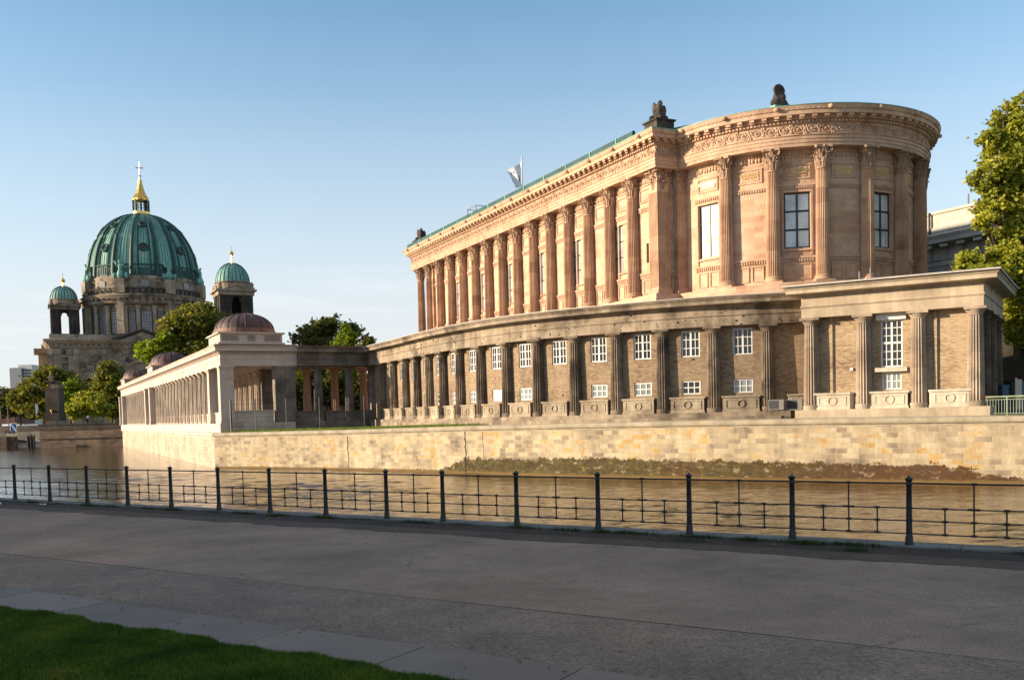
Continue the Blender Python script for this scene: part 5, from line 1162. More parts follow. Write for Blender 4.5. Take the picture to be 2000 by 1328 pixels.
# grass
def grass(name, label, pts, h, mat, kind='stuff', wd=0.006, cat='grass'):
    n = len(pts); P_ = np.array(pts); a = rng.uniform(0, 2 * PI, n); hh = h * rng.uniform(0.45, 1.25, n); lean = rng.normal(size=(n, 2)) * 0.35
    w_ = wd * rng.uniform(0.7, 1.4, n); dx, dy = np.cos(a) * w_, np.sin(a) * w_
    A = P_ + np.stack([dx, dy, np.zeros(n)], 1); B = P_ - np.stack([dx, dy, np.zeros(n)], 1)
    Mi = P_ + np.stack([lean[:, 0] * hh * .35, lean[:, 1] * hh * .35, hh * .6], 1); T = P_ + np.stack([lean[:, 0] * hh, lean[:, 1] * hh, hh * .95], 1)
    V = np.stack([A, B, Mi + (B - P_) * .7, Mi + (A - P_) * .7, T], axis=1).reshape(-1, 3)
    i = np.arange(n) * 5; Q = np.stack([i, i + 1, i + 2, i + 3], 1); Tt = np.stack([i + 3, i + 2, i + 4], 1)
    me = bpy.data.meshes.new(name); me.vertices.add(5 * n); me.vertices.foreach_set('co', V.astype(np.float32).ravel())
    li = np.concatenate([Q.ravel(), Tt.ravel()]); me.loops.add(len(li)); me.loops.foreach_set('vertex_index', li.astype(np.int32)); me.polygons.add(2 * n)
    me.polygons.foreach_set('loop_start', np.concatenate([np.arange(0, 4 * n, 4), 4 * n + np.arange(0, 3 * n, 3)]).astype(np.int32)); me.update(calc_edges=True); me.materials.append(mat)
    o = put(name, me); props(o, label, cat, kind=kind); return o
gm = leafmat('lawn_grass', [(0.03, 0.06, 0.008), (0.06, 0.115, 0.012), (0.095, 0.165, 0.018), (0.17, 0.19, 0.03)], 1.1)
pts = []
def infr(x, y, z=0):
    v = Vector((x, y, z)) - CAM; zc_ = v.dot(_fw)
    if zc_ < .5: return False
    sx, sy = PX + F_PX * v.dot(CR) / zc_, PY - F_PX * v.dot(CU) / zc_
    return -80 < sx < 2060 and sy < 1390
while len(pts) < 125000:
    s_ = random.uniform(-13, 6); wd = 8.93 + random.random() ** 1.3 * 5.5 + 0.05 * math.sin(s_ * 3.1) + 0.03 * math.sin(s_ * 9)
    g_ = G(s_, wd, 0.01)
    if infr(g_[0], g_[1]): pts.append(g_)
pts = [p_ for p_ in pts if math.sin(p_[0] * 3.7 + 1.2 * math.sin(p_[1] * 2.9)) * math.sin(p_[1] * 3.1) < 0.86 or random.random() < .35]
grass('grass', 'short mown green lawn in the lower left corner', pts, 0.055, gm, wd=0.004)
m = Mesh()
for k in range(620):     # fallen leaves and bits of litter
    s_ = random.uniform(-24, 7); wd = random.choice((abs(random.gauss(0, .5)) + .2, random.uniform(.2, 8.9), 8.0 + random.gauss(0, .25))); g_ = G(s_, wd, 0.02); L_ = random.uniform(.012, .035); a = random.uniform(0, 6.28)
    c, n_ = math.cos(a) * L_, math.sin(a) * L_; m.add([(g_[0] - c, g_[1] - n_, .016), (g_[0] + n_ * .6, g_[1] - c * .6, .02 + L_ * .3), (g_[0] + c, g_[1] + n_, .018), (g_[0] - n_ * .6, g_[1] + c * .6, .016)], [[0, 1, 2, 3]])
props(m.build('leaf_litter', leafmat('fallen_leaves', [(0.12, 0.08, 0.03), (0.25, 0.19, 0.08), (0.40, 0.36, 0.28)], 3), fix=False), 'small fallen leaves and crumbs scattered over the path', 'litter', kind='stuff')
pts = []
for k in range(9000):   # weeds along the kerb
    s_ = random.uniform(-20, 9); c = math.sin(s_ * 2.3) + math.sin(s_ * 5.1 + 1) + random.gauss(0, .5)
    if c < 0.55: continue
    pts.append(G(s_, 0.17 + abs(random.gauss(0, .05)), 0.0))
for cx, cw, sp, n in ((4.6, .25, .09, 260), (5.55, .3, .12, 400), (1.9, .22, .08, 160), (2.35, .2, .1, 160), (-6.2, .3, .1, 200), (6.3, .75, .1, 180), (3.7, .7, .12, 120)):
    for k in range(n): pts.append(G(cx + random.gauss(0, sp * 1.4), cw + random.gauss(0, sp * .5), 0))
grass('weeds', 'tufts of grass and weeds growing along the kerb under the railing', pts, 0.085, leafmat('kerb_weeds', [(0.02, 0.045, 0.008), (0.05, 0.09, 0.015)], 2), wd=0.004, cat='weeds')
pts = []
for k in range(26000):
    u = uc + random.uniform(0.3, 44); o_ = -0.72 - abs(random.gauss(0, 1)) * 1.6
    if u > uc + 31 and random.random() < (u - uc - 31) / 9: continue
    q = qp.pos(u, o_); pts.append((q.x, q.y, qz(u) - 0.05))
grass('terrace_grass', 'strip of sunlit grass along the top of the sandstone quay wall', pts, 0.26, leafmat('terrace_grass_blades', [(0.09, 0.15, 0.015), (0.17, 0.24, 0.03), (0.24, 0.28, 0.06)], 1), wd=0.02)
# ---------------------------------------------------------------- right side behind the portico
mus = thing('museum_building', 'grey classical museum with a sunlit parapet behind the apse, at right', 'museum', tuple(at(1800, 790, 100)))
a = at(1780, 600, 104); d = Vector((0.485, -0.8745)); pa = Vector((a.x, a.y)); mp_ = Path([pa - d * 6, pa + d * 32, pa + d * 32 + Vector((25, 14))])
m = Mesh(); wall(m, mp_, 0, mp_.L, 1.0, 17.2, 0, [(8 + 5 * k, 9.6 + 5 * k, 11, 15.2) for k in range(5)], .4, .6); m.build('wall', stone('museum_grey_stone', [(0.16, 0.155, 0.145), (0.24, 0.23, 0.215), (0.32, 0.31, 0.28)], .4), mus)
MG = stone('museum_trim', [(0.22, 0.21, 0.195), (0.32, 0.305, 0.28), (0.42, 0.40, 0.36)], .4)
m = Mesh(); sweep(m, mp_, [(.1, 16.9), (.1, 17.4), (.25, 17.5), (.1, 17.6), (.1, 18.9), (.5, 19.0), (1.3, 19.2), (1.3, 19.6), (1.5, 20.0), (.6, 20.3), (.4, 20.4), (.4, 21.0), (-1, 21.0), (-1, 16.9)], 0, mp_.L)
for uu in onseg(2, 38, 1.9): block(m, mp_, uu, .9, .1, 1.1, 18.75, 19.05)
for uu in onseg(2, 38, 1.9):
    for k in (-.2, 0, .2): block(m, mp_, uu + k, .1, .1, .17, 17.65, 18.7)
m.build('cornice', MG, mus)
m = Mesh(); sweep(m, mp_, [(.2, 21.0), (.2, 22.4), (.4, 22.5), (.4, 22.75), (-1.2, 22.75), (-1.2, 21.0)], 0, mp_.L); m.build('parapet', M['panel'], mus)
m = Mesh(); q = mp_.pos(8.6, .5); m.tube([(q.x, q.y, 22.7), (q.x, q.y, 19.8)], .12, 6); m.build('downpipe', M['dark'], mus)
m = Mesh(); q = mp_.pos(13, .0); m.tube([(q.x, q.y, 22.7), (q.x, q.y, 23.9)], .08, 6); m.build('chimney_pipe', M['acgrey'], mus)
m = Mesh(); rfp = Path([pa + d * 10, pa + d * 32]); sweep(m, rfp, [(-1.2, 22.8), (-8, 25.4), (-14, 22.8)], 0, rfp.L); m.build('roof', M['lead'], mus)
ann = thing('annex_building', 'dark stone annex with a rusticated base behind the green railing', 'building', tuple(at(2000, 790, 68)))
m = Mesh(); a, b_ = at(1930, 700, 68.5), at(2120, 700, 66); pth = Path([(a.x, a.y), (b_.x, b_.y)]); wall(m, pth, 0, pth.L, 1.0, 8.0, 0, [(1.4, 2.4, 2.0, 3.4), (3.0, 3.9, 4.6, 7.0), (5.2, 6.4, 4.6, 7)], .4, .6)
sweep(m, pth, [(.25, 3.6), (.25, 4.2), (.02, 4.25), (.02, 3.55)], 0, pth.L); m.build('wall', M['cath_dk'], ann)
m = Mesh(); sweep(m, pth, [(.2, 8), (.5, 8.4), (-.6, 8.4), (-.6, 8)], 0, pth.L); m.build('cornice', M['cath_dk'], ann)
gr_ = thing('green_railing', 'green painted steel railing with a red end cap beside the portico', 'railing', tuple(at(1960, 808, 51)))
a, b_ = at(1926, 806, 50.6), at(2060, 806, 45.5); a.z = b_.z = 1.38; L = (b_ - a).length
m = Mesh(); m.tube([a + Vector((0, 0, 1.0)), b_ + Vector((0, 0, 1.0))], .045, 6); m.tube([a + Vector((0, 0, .85)), b_ + Vector((0, 0, .85))], .02, 5); m.tube([a + Vector((0, 0, .1)), b_ + Vector((0, 0, .1))], .02, 5); m.build('rail', M['green_paint'], gr_)
m = Mesh()
for k in range(int(L / .23)):
    q = a.lerp(b_, (k + .5) * .23 / L); m.tube([q + Vector((0, 0, .1)), q + Vector((0, 0, .85))], .014, 4)
m.build('bars', M['green_paint'], gr_)
for t in (0.0, .33, .66, 1.0): q = a.lerp(b_, t); m = Mesh(); m.tube([q, q + Vector((0, 0, 1.0))], .04, 6); m.build('post', M['green_paint'], gr_)
m = Mesh(); m.tube([a + Vector((-.06, 0, 1.0)), a + Vector((.12, -.03, 1.0))], .058, 8); m.build('end_cap', plain('red_paint', (.55, .04, .02), .4), gr_)
for (px0, px1, py0, py1, Y, lb) in ((1988, 2040, 746, 808, 60, 'large blue container behind the green railing'), (1958, 1971, 754, 806, 58, 'narrow blue cabinet behind the left end of the green railing')):
    t = thing('site_cabinet', lb, 'cabinet', tuple(at((px0 + px1) / 2, py1, Y))); a_, b__ = at(px0, py1, Y), at(px1, py0, Y); m = Mesh(); w_ = b__.x - a_.x
    m.box(((a_.x + b__.x) / 2, Y + .4, (a_.z + b__.z) / 2), (w_, .8, b__.z - a_.z)); m.build('body', M['blue'], t)
    m = Mesh()
    for k in range(6): m.box(((a_.x + b__.x) / 2, Y - .02, a_.z + (b__.z - a_.z) * (k + .5) / 6), (w_ * .94, .04, .05))
    m.box(((a_.x + b__.x) / 2, Y + .4, b__.z + .04), (w_ + .06, .9, .08)); m.build('ribs', M['blue'], t)
t = thing('post_board', 'pale upright board with a striped barrier behind the green railing', 'board', tuple(at(1984, 808, 55))); a_ = at(1984, 790, 55); m = Mesh(); m.box((a_.x, a_.y, 2.4), (.1, .1, 2.2)); m.box((a_.x + .2, a_.y, 2.5), (.3, .04, 1.8)); m.build('board', M['panel'], t)
m = Mesh(); a_, b__ = at(1970, 797, 54), at(2030, 797, 53)
for k in range(12):
    if k % 2 == 0: m.tube([a_.lerp(b__, k / 12), a_.lerp(b__, (k + 1) / 12)], .05, 5)
m.build('barrier_stripe', plain('orange_white', (.6, .3, .15), .5), t)
# ---------------------------------------------------------------- cathedral
CY = 330.0; kx = CY / F_PX; kr = kx * 0.93
ca = at(286, 640, CY); CX, CYY = ca.x, ca.y
def cz(y):
    t = min(1, max(0, (y - 424) / (530 - 424))); return at(284, y, CY - 19 * t).z
cat = thing('cathedral', 'dark sandstone cathedral with a huge green copper dome and gilded lantern', 'cathedral', (CX, CYY, 1.2))
c0 = (CX, CYY, 0)
m = Mesh(); m.lathe([(118 * kr, cz(800)), (118 * kr, cz(690)), (116 * kr, cz(672)), (121 * kr, cz(668)), (121 * kr, cz(655)), (112 * kr, cz(652)), (112 * kr, cz(596)), (118 * kr, cz(594)), (122 * kr, cz(590)), (123 * kr, cz(582)), (127 * kr, cz(576)), (118 * kr, cz(572)), (110 * kr, cz(570)), (110 * kr, cz(546)), (112 * kr, cz(540)), (109 * kr, cz(536)), (60 * kr, cz(534))], 96, c0); m.build('drum', M['cath'], cat, smooth=30)
# drum columns, windows
A0 = math.radians(-68)
colm = Mesh()
for k in range(8):
    ac = A0 + k * PI / 4
    for da in (-0.335, -0.13, 0.13, 0.335):
        a = ac + da; x, y = CX + 116 * kr * math.cos(a), CYY + 116 * kr * math.sin(a); colm.lathe([(.95, cz(652)), (.95, cz(650)), (.72, cz(648)), (.66, cz(602)), (1.0, cz(597)), (1.0, cz(596))], 10, (x, y, 0))
    for da, hw in ((-0.235, 1.15), (0, 1.75), (0.235, 1.15)):
        a = ac + da; f = Mesh(); g = Mesh(); r = 112.2 * kr; n_ = Vector((math.cos(a), math.sin(a))); t_ = Vector((-n_.y, n_.x)); o_ = Vector((CX, CYY)) + n_ * r
        pth = Path([o_ - t_ * hw, o_ + t_ * hw]) if True else None
        window(cat, pth, hw, hw * 2, cz(650), cz(606), 0.12, 4 if hw > 1 else 2, 8, M['darkmetal'], M['cath_glass'], .12, .2)
    # buttress piers between, carrying statues
    a = ac + PI / 8
    x, y = CX + 117 * kr * math.cos(a), CYY + 117 * kr * math.sin(a)
    m = Mesh(); m.box((x, y, (cz(652) + cz(596)) / 2), (3.0, 2.4, cz(596) - cz(652)), a); m.box((x, y, cz(586)), (1.6, 2.4, cz(577) - cz(596)), a); m.box((x, y, cz(558)), (2.4, 3.2, cz(545) - cz(573)), a); m.build('buttress_pier', M['cath_lt'], cat)
    def WW(dx, dy, dz): return (x + dx * math.cos(a) - dy * math.sin(a), y + dx * math.sin(a) + dy * math.cos(a), cz(545) + dz)
    blobs('angel_statue', [(WW(0, 0, 1.6), (1.0, 1.2, 1.6)), (WW(0, 0, 3.9), (.6, .7, 1.7)), (WW(.1, 0, 5.9), (.45, .45, .5)), (WW(-.2, 1.0, 4.6), (.3, .9, .6)), (WW(-.2, -1.2, 5.0), (.3, .9, .9)), (WW(0, 2.0, 1.3), (.6, .8, 1.2)), (WW(0, -1.9, 1.2), (.6, .9, 1.1)), (WW(-.2, -1.9, 5.9), (.2, .4, .6))], M['copper'], cat, .3, .35)
colm.build('drum_columns', M['cath_lt'], cat)
m = Mesh()
for k in range(64):
    a = 2 * PI * k / 64; x, y = CX + 117.5 * kr * math.cos(a), CYY + 117.5 * kr * math.sin(a); m.box((x, y, cz(566)), (.35, .9, 1.6), a)
    x, y = CX + 122 * kr * math.cos(a), CYY + 122 * kr * math.sin(a); m.box((x, y, cz(584)), (1.4, .5, .6), a)
m.lathe([(116.5 * kr, cz(563)), (119 * kr, cz(563)), (119 * kr, cz(561)), (116.5 * kr, cz(561))], 64, c0, cap=False); m.build('balustrade', M['cath_dk'], cat)
m = Mesh()
for k in range(16):
    a = A0 + (k + 0.0) * PI / 8; x, y = CX + 110 * kr * math.cos(a), CYY + 110 * kr * math.sin(a)
    if k % 2 == 0: m.box((x, y, cz(552)), (.4, 2.4, 1.9), a)
m.build('attic_window', M['cath_glass'], cat)
# dome
DR, z0d, z1d = 107 * kr, cz(536), cz(421)
prof = [(DR * math.cos(t) ** 0.86 if t < 1.45 else 0, z0d + (z1d - z0d) * math.sin(t) ** 1.04) for t in [1.40 * k / 16 for k in range(17)]]
prof = [(max(r, 17 * kr), z) for r, z in prof]
m = Mesh(); m.lathe([(DR * 1.0, z0d - .4)] + prof, 96, c0); dome = m.build('dome', M['copper'], cat, smooth=60)
rib = Mesh(); thin = Mesh()
for k in range(8):
    for da in (-0.105, 0.105):
        a = A0 + PI / 8 + k * PI / 4 + da * 1.6
        rib.tube([(CX + (r + .15) * math.cos(a + 0), CYY + (r + .15) * math.sin(a), z) for r, z in prof], [.75 - .025 * i for i in range(len(prof))], 6)
    for da in (-.20, .20):
        a = A0 + k * PI / 4 + da * .55; rib.tube([(CX + (r + .1) * math.cos(a), CYY + (r + .1) * math.sin(a), z) for r, z in prof], [.4 - .012 * i for i in range(len(prof))], 5)
for k in range(112):
    a = 2 * PI * k / 112; thin.tube([(CX + (r + .02) * math.cos(a), CYY + (r + .02) * math.sin(a), z) for r, z in prof[:14]], .09, 3)
rib.build('dome_rib', M['copper_dk'], dome); thin.build('standing_seam', M['copper_dk'], dome)
for k in range(8):
    for idx, rr in ((5, 1.25), (10, 1.0)):
        a = A0 + k * PI / 4; r, z = prof[idx]; r2, z2 = prof[idx + 1]; nn = Vector((z2 - z, 0, -(r2 - r))).normalized()
        c = Vector((CX + (r + .1) * math.cos(a), CYY + (r + .1) * math.sin(a), z)); nv = Vector((nn.x * math.cos(a), nn.x * math.sin(a), nn.z)); tv = Vector((-math.sin(a), math.cos(a), 0)); bv = nv.cross(tv)
        m = Mesh(); m.tube([c + nv * .3 + (tv * math.cos(t) + bv * math.sin(t)) * rr for t in [2 * PI * j / 16 for j in range(17)]], .38, 6, cap=False); o = m.build('oculus', M['copper_dk'], dome)
        m = Mesh(); m.add([c + nv * .25 + (tv * math.cos(t) + bv * math.sin(t)) * rr * .8 for t in [2 * PI * j / 12 for j in range(12)]], [list(range(12))]); m.build('oculus_pane', M['glass'], o)
m = Mesh(); m.lathe([(DR * 1.012, z0d), (DR * 1.012, z0d + .5), (DR * 1.0 + .1, z0d + .6)], 96, c0, cap=False)
for k in range(140):
    a = 2 * PI * k / 140; h = random.uniform(2.2, 3.6); x, y = CX + (DR + .05) * math.cos(a), CYY + (DR + .05) * math.sin(a); m.box((x, y, z0d + h / 2), (.35, .45, h), a)
m.lathe([(DR * 1.006 + .1, z0d + 3.6), (DR * 1.006 + .15, z0d + 3.9), (DR * .995, z0d + 4.0)], 96, c0, cap=False); m.build('dome_cresting', M['copper_dk'], dome)
# lantern
m = Mesh(); m.lathe([(22 * kr, cz(424)), (21 * kr, cz(420)), (17 * kr, cz(419)), (17 * kr, cz(415)), (6 * kr, cz(415))], 32, c0); m.build('lantern_base', M['gold'], cat)
m = Mesh()
for k in range(8):
    a = PI / 8 + k * PI / 4; x, y = CX + 15 * kr * math.cos(a), CYY + 15 * kr * math.sin(a); m.box((x, y, (cz(416) + cz(391)) / 2), (.55, .55, cz(391) - cz(416)), a)
    x, y = CX + 9 * kr * math.cos(a), CYY + 9 * kr * math.sin(a); m.box((x, y, (cz(416) + cz(391)) / 2), (.35, .35, cz(391) - cz(416)), a)
m.lathe([(15.8 * kr, cz(404)), (15.8 * kr, cz(403)), (14.5 * kr, cz(403)), (14.5 * kr, cz(404))], 8, c0, cap=False); m.build('lantern', M['copper_dk'], cat)
m = Mesh(); m.lathe([(17 * kr, cz(393)), (17.5 * kr, cz(390)), (15 * kr, cz(386)), (11 * kr, cz(380)), (7.5 * kr, cz(370)), (5 * kr, cz(360)), (4 * kr, cz(352)), (2 * kr, cz(351))], 8, c0); m.build('gilded_roof', M['gold'], cat)
m = Mesh(); m.tube([(CX, CYY, cz(352)), (CX, CYY, cz(340))], [.35, .2], 6); m.ball((CX, CYY, cz(344)), 2.8 * kr, 12, 8); m.tube([(CX, CYY, cz(341)), (CX, CYY, cz(317))], [.22, .12], 6); m.box((CX, CYY, cz(328)), (2.6, .3, .35), .3); m.build('finial', plain('pinkish_gold', (.6, .4, .32), .35, .6), cat)
# body
FT = Vector((math.cos(math.radians(27)), math.sin(math.radians(27)))); FN = Vector((FT.y, -FT.x)); fo = Vector((CX, CYY)) + FN * 24; kf = 306 / F_PX
def cf(px): # run along facade from pixel
    d = at(px, 720, 1) - CAM; k = d.x / d.y; return (k * fo.y - fo.x) / (FT.x - k * FT.y)
sL, sR = cf(101), cf(430)
bd = Path([fo + FT * sL - FN * 52, fo + FT * sL, fo + FT * sR, fo + FT * sR - FN * 52])
def zf_(y): return HC + (826 - y) * kf
ub = bd.c[1]; U = lambda px: ub + cf(px) - sL
ops = [(U(122), U(137), zf_(735), zf_(712)), (U(184), U(197), zf_(731), zf_(706))]
m = Mesh(); wall(m, bd, 0, bd.L, 0.8, zf_(683), 0, ops, .6, 1.0); m.build('wall', M['cath'], cat)
for a_, b__, c_, d_ in ops: window(cat, bd, (a_ + b__) / 2, b__ - a_, c_, d_, -.5, 4, 5, M['darkmetal'], M['blind_grey'], .14, .18)
m = Mesh(); sweep(m, bd, [(.1, zf_(683)), (.5, zf_(681)), (.5, zf_(676)), (1.2, zf_(674)), (2.0, zf_(669)), (2.2, zf_(666)), (.3, zf_(664)), (.3, zf_(656)), (-1, zf_(656)), (-1, zf_(683))], 0, bd.L)
sweep(m, bd, [(.02, zf_(748)), (.8, zf_(747)), (.8, zf_(745)), (.02, zf_(743))], 0, bd.L); m.build('cornice', M['cath_lt'], cat)
m = Mesh()
for uu in onseg(ub, ub + sR - sL, 1.6): block(m, bd, uu, .7, .5, 1.1, zf_(678), zf_(675))
for px in (104, 116, 143, 152, 206, 216, 300, 330): block(m, bd, U(px), 1.6, 0, .7, 1, zf_(683)); 
for px in (104, 116, 143, 152, 206): block(m, bd, U(px), 2.1, 0, 1.0, zf_(694), zf_(684))
m.build('pilasters', M['cath_lt'], cat)
def hood(m, px, y, hw):
    pts = []
    for k in range(13):
        a = PI * k / 12; q = bd.pos(U(px) - hw * math.cos(a), .35); pts.append((q.x, q.y, zf_(y) + hw * .75 * math.sin(a)))
    m.tube(pts, .45, 6)
for px, y, hw in ((129.5, 707, 2.2), (190.5, 702, 2.1), (280, 735, 6.5)):
    m = Mesh(); hood(m, px, y, hw); block(m, bd, U(px), 2.1 * hw, 0, .5, zf_(y + 3), zf_(y + 1)); m.build('window_hood', M['cath_lt'], cat)
m = Mesh(); q1_, q2_, q3_ = bd.pos(U(215), .6), bd.pos(U(280), .6), bd.pos(U(345), .6)
for off in (0,):
    A_ = [(q1_.x, q1_.y, zf_(669)), (q3_.x, q3_.y, zf_(669)), (q2_.x, q2_.y, zf_(646))]; Bk = [(p_[0] - FN.x * 6, p_[1] - FN.y * 6, p_[2]) for p_ in A_]
    m.add(A_ + Bk, [[0, 1, 2], [3, 5, 4], [0, 2, 5, 3], [1, 4, 5, 2], [0, 3, 4, 1]])
m.build('pediment', M['cath'], cat)
m = Mesh(); m.tube([A_[0], A_[2], A_[1]], .6, 5); m.build('pediment_moulding', M['cath_dk'], cat)
m = Mesh(); m.prism([tuple(bd.pos(u_, 0)) for u_ in (0.1, ub, bd.c[2], bd.L - .1)], zf_(656), zf_(655)); m.build('roof', M['copper_dk'], cat)
# sunlit side bay
sb = at(92, 720, 318); m = Mesh(); m.box((sb.x, sb.y, zf_(750) / 2 + zf_(683) / 2 - 10), (5, 8, zf_(683) - zf_(750) + 20), math.radians(27)); m.box((sb.x, sb.y, zf_(678)), (7.6, 10, 1.6), math.radians(27)); m.box((sb.x + .6, sb.y, zf_(670)), (4, 8, 1.6), math.radians(27)); m.build('side_bay', M['cath_lt'], cat)
def tower(px, Y, zt_base, body_w, ybase, yent, yspring, ytop, hwd, yball, lab):
    k = Y / F_PX; c = at(px, (ybase + yent) / 2, Y); rz = math.radians(27)
    def z(y): return at(px, y, Y).z
    w_ = body_w * k; zb0, ze, zs, ztp = z(ybase), z(yent), z(yspring), z(ytop); th = w_ * .35
    m = Mesh()
    cs_, sn_ = math.cos(rz), math.sin(rz)
    def R(x, y): return (c.x + x * cs_ - y * sn_, c.y + x * sn_ + y * cs_)
    for sx in (-1, 1):
        for sy in (-1, 1):
            q = R(sx * (w_ / 2 - th / 2), sy * (w_ / 2 - th / 2)); m.box((q[0], q[1], (zb0 + ze) / 2), (th, th, ze - zb0), rz)
            for ex, ey in ((sx * w_ * .5, sy * w_ * .28), (sx * w_ * .28, sy * w_ * .5), (sx * w_ * .44, sy * w_ * .44)):
                q = R(ex, ey); m.lathe([(w_ * .05, zb0 + w_ * .1), (w_ * .045, ze)], 8, (q[0], q[1], 0))
    for i in range(4):   # arch heads
        for kx_ in range(9):
            a = PI * kx_ / 8; r = w_ * .16
            x_, zz = r * math.cos(a), ze - w_ * .22 + r * math.sin(a)
            for dirn in ((x_, -w_ * .42), (x_, w_ * .42), (-w_ * .42, x_), (w_ * .42, x_))[i:i + 1]:
                q = R(*dirn); m.box((q[0], q[1], (zz + ze) / 2 + .2), (w_ * .1, w_ * .1, max(.3, ze - zz)), rz)
    m.box((c.x, c.y, zb0 - w_ * .08), (w_ * 1.12, w_ * 1.12, w_ * .2), rz); m.build('tower_body', M['cath_dk'], cat)
    if px > 300: mv = Mesh(); mv.box((c.x, c.y, (zb0 + ze) / 2), (w_ * .5, w_ * .5, ze - zb0), rz); mv.build('belfry_shade', M['void'], cat)  # black box stands in for the shade inside the belfry
    m = Mesh(); H = zs - ze
    m.box((c.x, c.y, ze + H * .14), (w_ * 1.08, w_ * 1.08, H * .3), rz); m.box((c.x, c.y, ze + H * .34), (w_ * 1.22, w_ * 1.22, H * .12), rz)
    m.lathe([(hwd * k * 1.02, ze + H * .4), (hwd * k * 1.0, zs - .3), (hwd * k * 1.08, zs - .2), (hwd * k * 1.08, zs)], 28, (c.x, c.y, 0))
    for s_ in (-1, 1):
        for (x0, y0, dx, dy) in ((0, s_ * w_ * .55, 1, 0), (s_ * w_ * .55, 0, 0, 1)):
            pts = [R(x0 - dx * w_ * .33, y0 - dy * w_ * .33), R(x0 + dx * w_ * .33, y0 + dy * w_ * .33), R(x0, y0)]
            m.tube([(*pts[0], ze + H * .4), (*pts[2], ze + H * .75), (*pts[1], ze + H * .4)], w_ * .03, 5); m.add([(*pts[0], ze + H * .4), (*pts[1], ze + H * .4), (*pts[2], ze + H * .75)], [[0, 1, 2]])
    for sx in (-1, 1):
        for sy in (-1, 1):
            q = R(sx * w_ * .48, sy * w_ * .48); m.lathe([(w_ * .09, ze + H * .4), (w_ * .09, ze + H * .55), (w_ * .05, ze + H * .6), (w_ * .07, ze + H * .75), (w_ * .02, ze + H * .95)], 8, (q[0], q[1], 0))
    m.build('tower_attic', M['cath_lt'], cat)
    m = Mesh(); pr = [(hwd * k * math.cos(t), zs + (ztp - zs) * math.sin(t)) for t in [PI / 2 * j / 9 for j in range(9)]] + [(.1, ztp)]; m.lathe(pr, 32, (c.x, c.y, 0)); o = m.build('tower_dome', M['copper'], cat, smooth=60)
    m = Mesh()
    for j in range(24):
        a = 2 * PI * j / 24; m.tube([(c.x + (r + .03) * math.cos(a), c.y + (r + .03) * math.sin(a), z_) for r, z_ in pr[:-1]], .13, 4)
    m.build('rib', M['copper_dk'], o)
    m = Mesh(); zb_ = z(yball); m.tube([(c.x, c.y, ztp - .3), (c.x, c.y, zb_)], [.45, .2], 6); m.ball((c.x, c.y, zb_), 4.2 * k, 12, 8); m.tube([(c.x, c.y, zb_), (c.x, c.y, zb_ + 2.4)], .1, 5); m.build('finial', M['gold'], o)
tower(127, 312, 0, 47, 655, 607, 586, 559, 24, 548, '')
tower(457, 300, 0, 62, 650, 580, 553, 514, 31.5, 495, '')
# lower storeys under the right tower
c = at(457, 700, 300); m = Mesh(); m.box((c.x, c.y, 16), (11, 11, 34), math.radians(27)); m.build('tower_base', M['cath'], cat)
c = at(127, 700, 312); m = Mesh(); m.box((c.x, c.y, 15.5), (9, 9, 30.5), math.radians(27)); m.build('tower_base', M['cath'], cat)
# ---------------------------------------------------------------- left bank: far wall, bridge and things on them
fwl = thing('quay_wall', 'shadowed dark stone quay wall below the trees, left of the river colonnade', 'quay wall', (-85, 182, -2.3))
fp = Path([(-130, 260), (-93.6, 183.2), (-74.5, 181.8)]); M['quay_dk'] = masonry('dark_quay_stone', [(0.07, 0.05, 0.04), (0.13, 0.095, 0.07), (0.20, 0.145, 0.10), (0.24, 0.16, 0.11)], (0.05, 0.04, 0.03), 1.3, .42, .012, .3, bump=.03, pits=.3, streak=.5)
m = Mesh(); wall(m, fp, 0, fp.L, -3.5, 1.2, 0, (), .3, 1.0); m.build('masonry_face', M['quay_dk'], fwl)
m = Mesh(); sweep(m, fp, [(.15, 1.2), (.15, 2.15), (.3, 2.2), (.3, 2.4), (-.5, 2.4), (-.5, 1.2)], 0, fp.L); m.build('parapet', M['cath_dk'], fwl)
m = Mesh(); sweep(m, fp, [(.25, -.55), (.25, -.3), (.02, -.25), (.02, -.6)], 0, fp.L); m.build('string_course', M['quay_dk'], fwl)
brg = thing('road_bridge', 'grey stone road bridge over the river at the left edge', 'bridge', (-110, 190, 1))
bq = Path([(-230, 214), (-94.2, 188.5)])
m = Mesh(); n = 40; vs = []
sweep(m, bq, [(0, 1.0), (0, 2.3), (-9, 2.3), (-9, 1.0)], 0, bq.L); m.build('parapet', M['cath_dk'], brg)
m = Mesh()
for i in range(60):
    t0_, t1_ = i / 60, (i + 1) / 60; f_ = lambda t: 1.0 - 0.9 - 1.7 * abs(2 * ((t * 3 + 0.0) % 1) - 1) ** 2.4
    a, b_ = bq.pos(t0_ * bq.L, .15), bq.pos(t1_ * bq.L, .15); c, d = bq.pos(t0_ * bq.L, -9.1), bq.pos(t1_ * bq.L, -9.1)
    m.quad((a.x, a.y, f_(t0_)), (b_.x, b_.y, f_(t1_)), (b_.x, b_.y, 1.0), (a.x, a.y, 1.0)); m.quad((a.x, a.y, f_(t0_)), (c.x, c.y, f_(t0_)), (d.x, d.y, f_(t1_)), (b_.x, b_.y, f_(t1_)))
m.build('arch', M['grey'], brg)
pr_ = thing('bridge_pier', 'dark stone obelisk pier with a stepped cap rising in front of the trees', 'monument', tuple(at(107, 818, 190)))
def pxbox(m, x0, x1, y0, y1, Y, dp):
    a, b_ = at(x0, y1, Y), at(x1, y0, Y); m.box(((a.x + b_.x) / 2, Y, (a.z + b_.z) / 2), (b_.x - a.x, dp, b_.z - a.z))
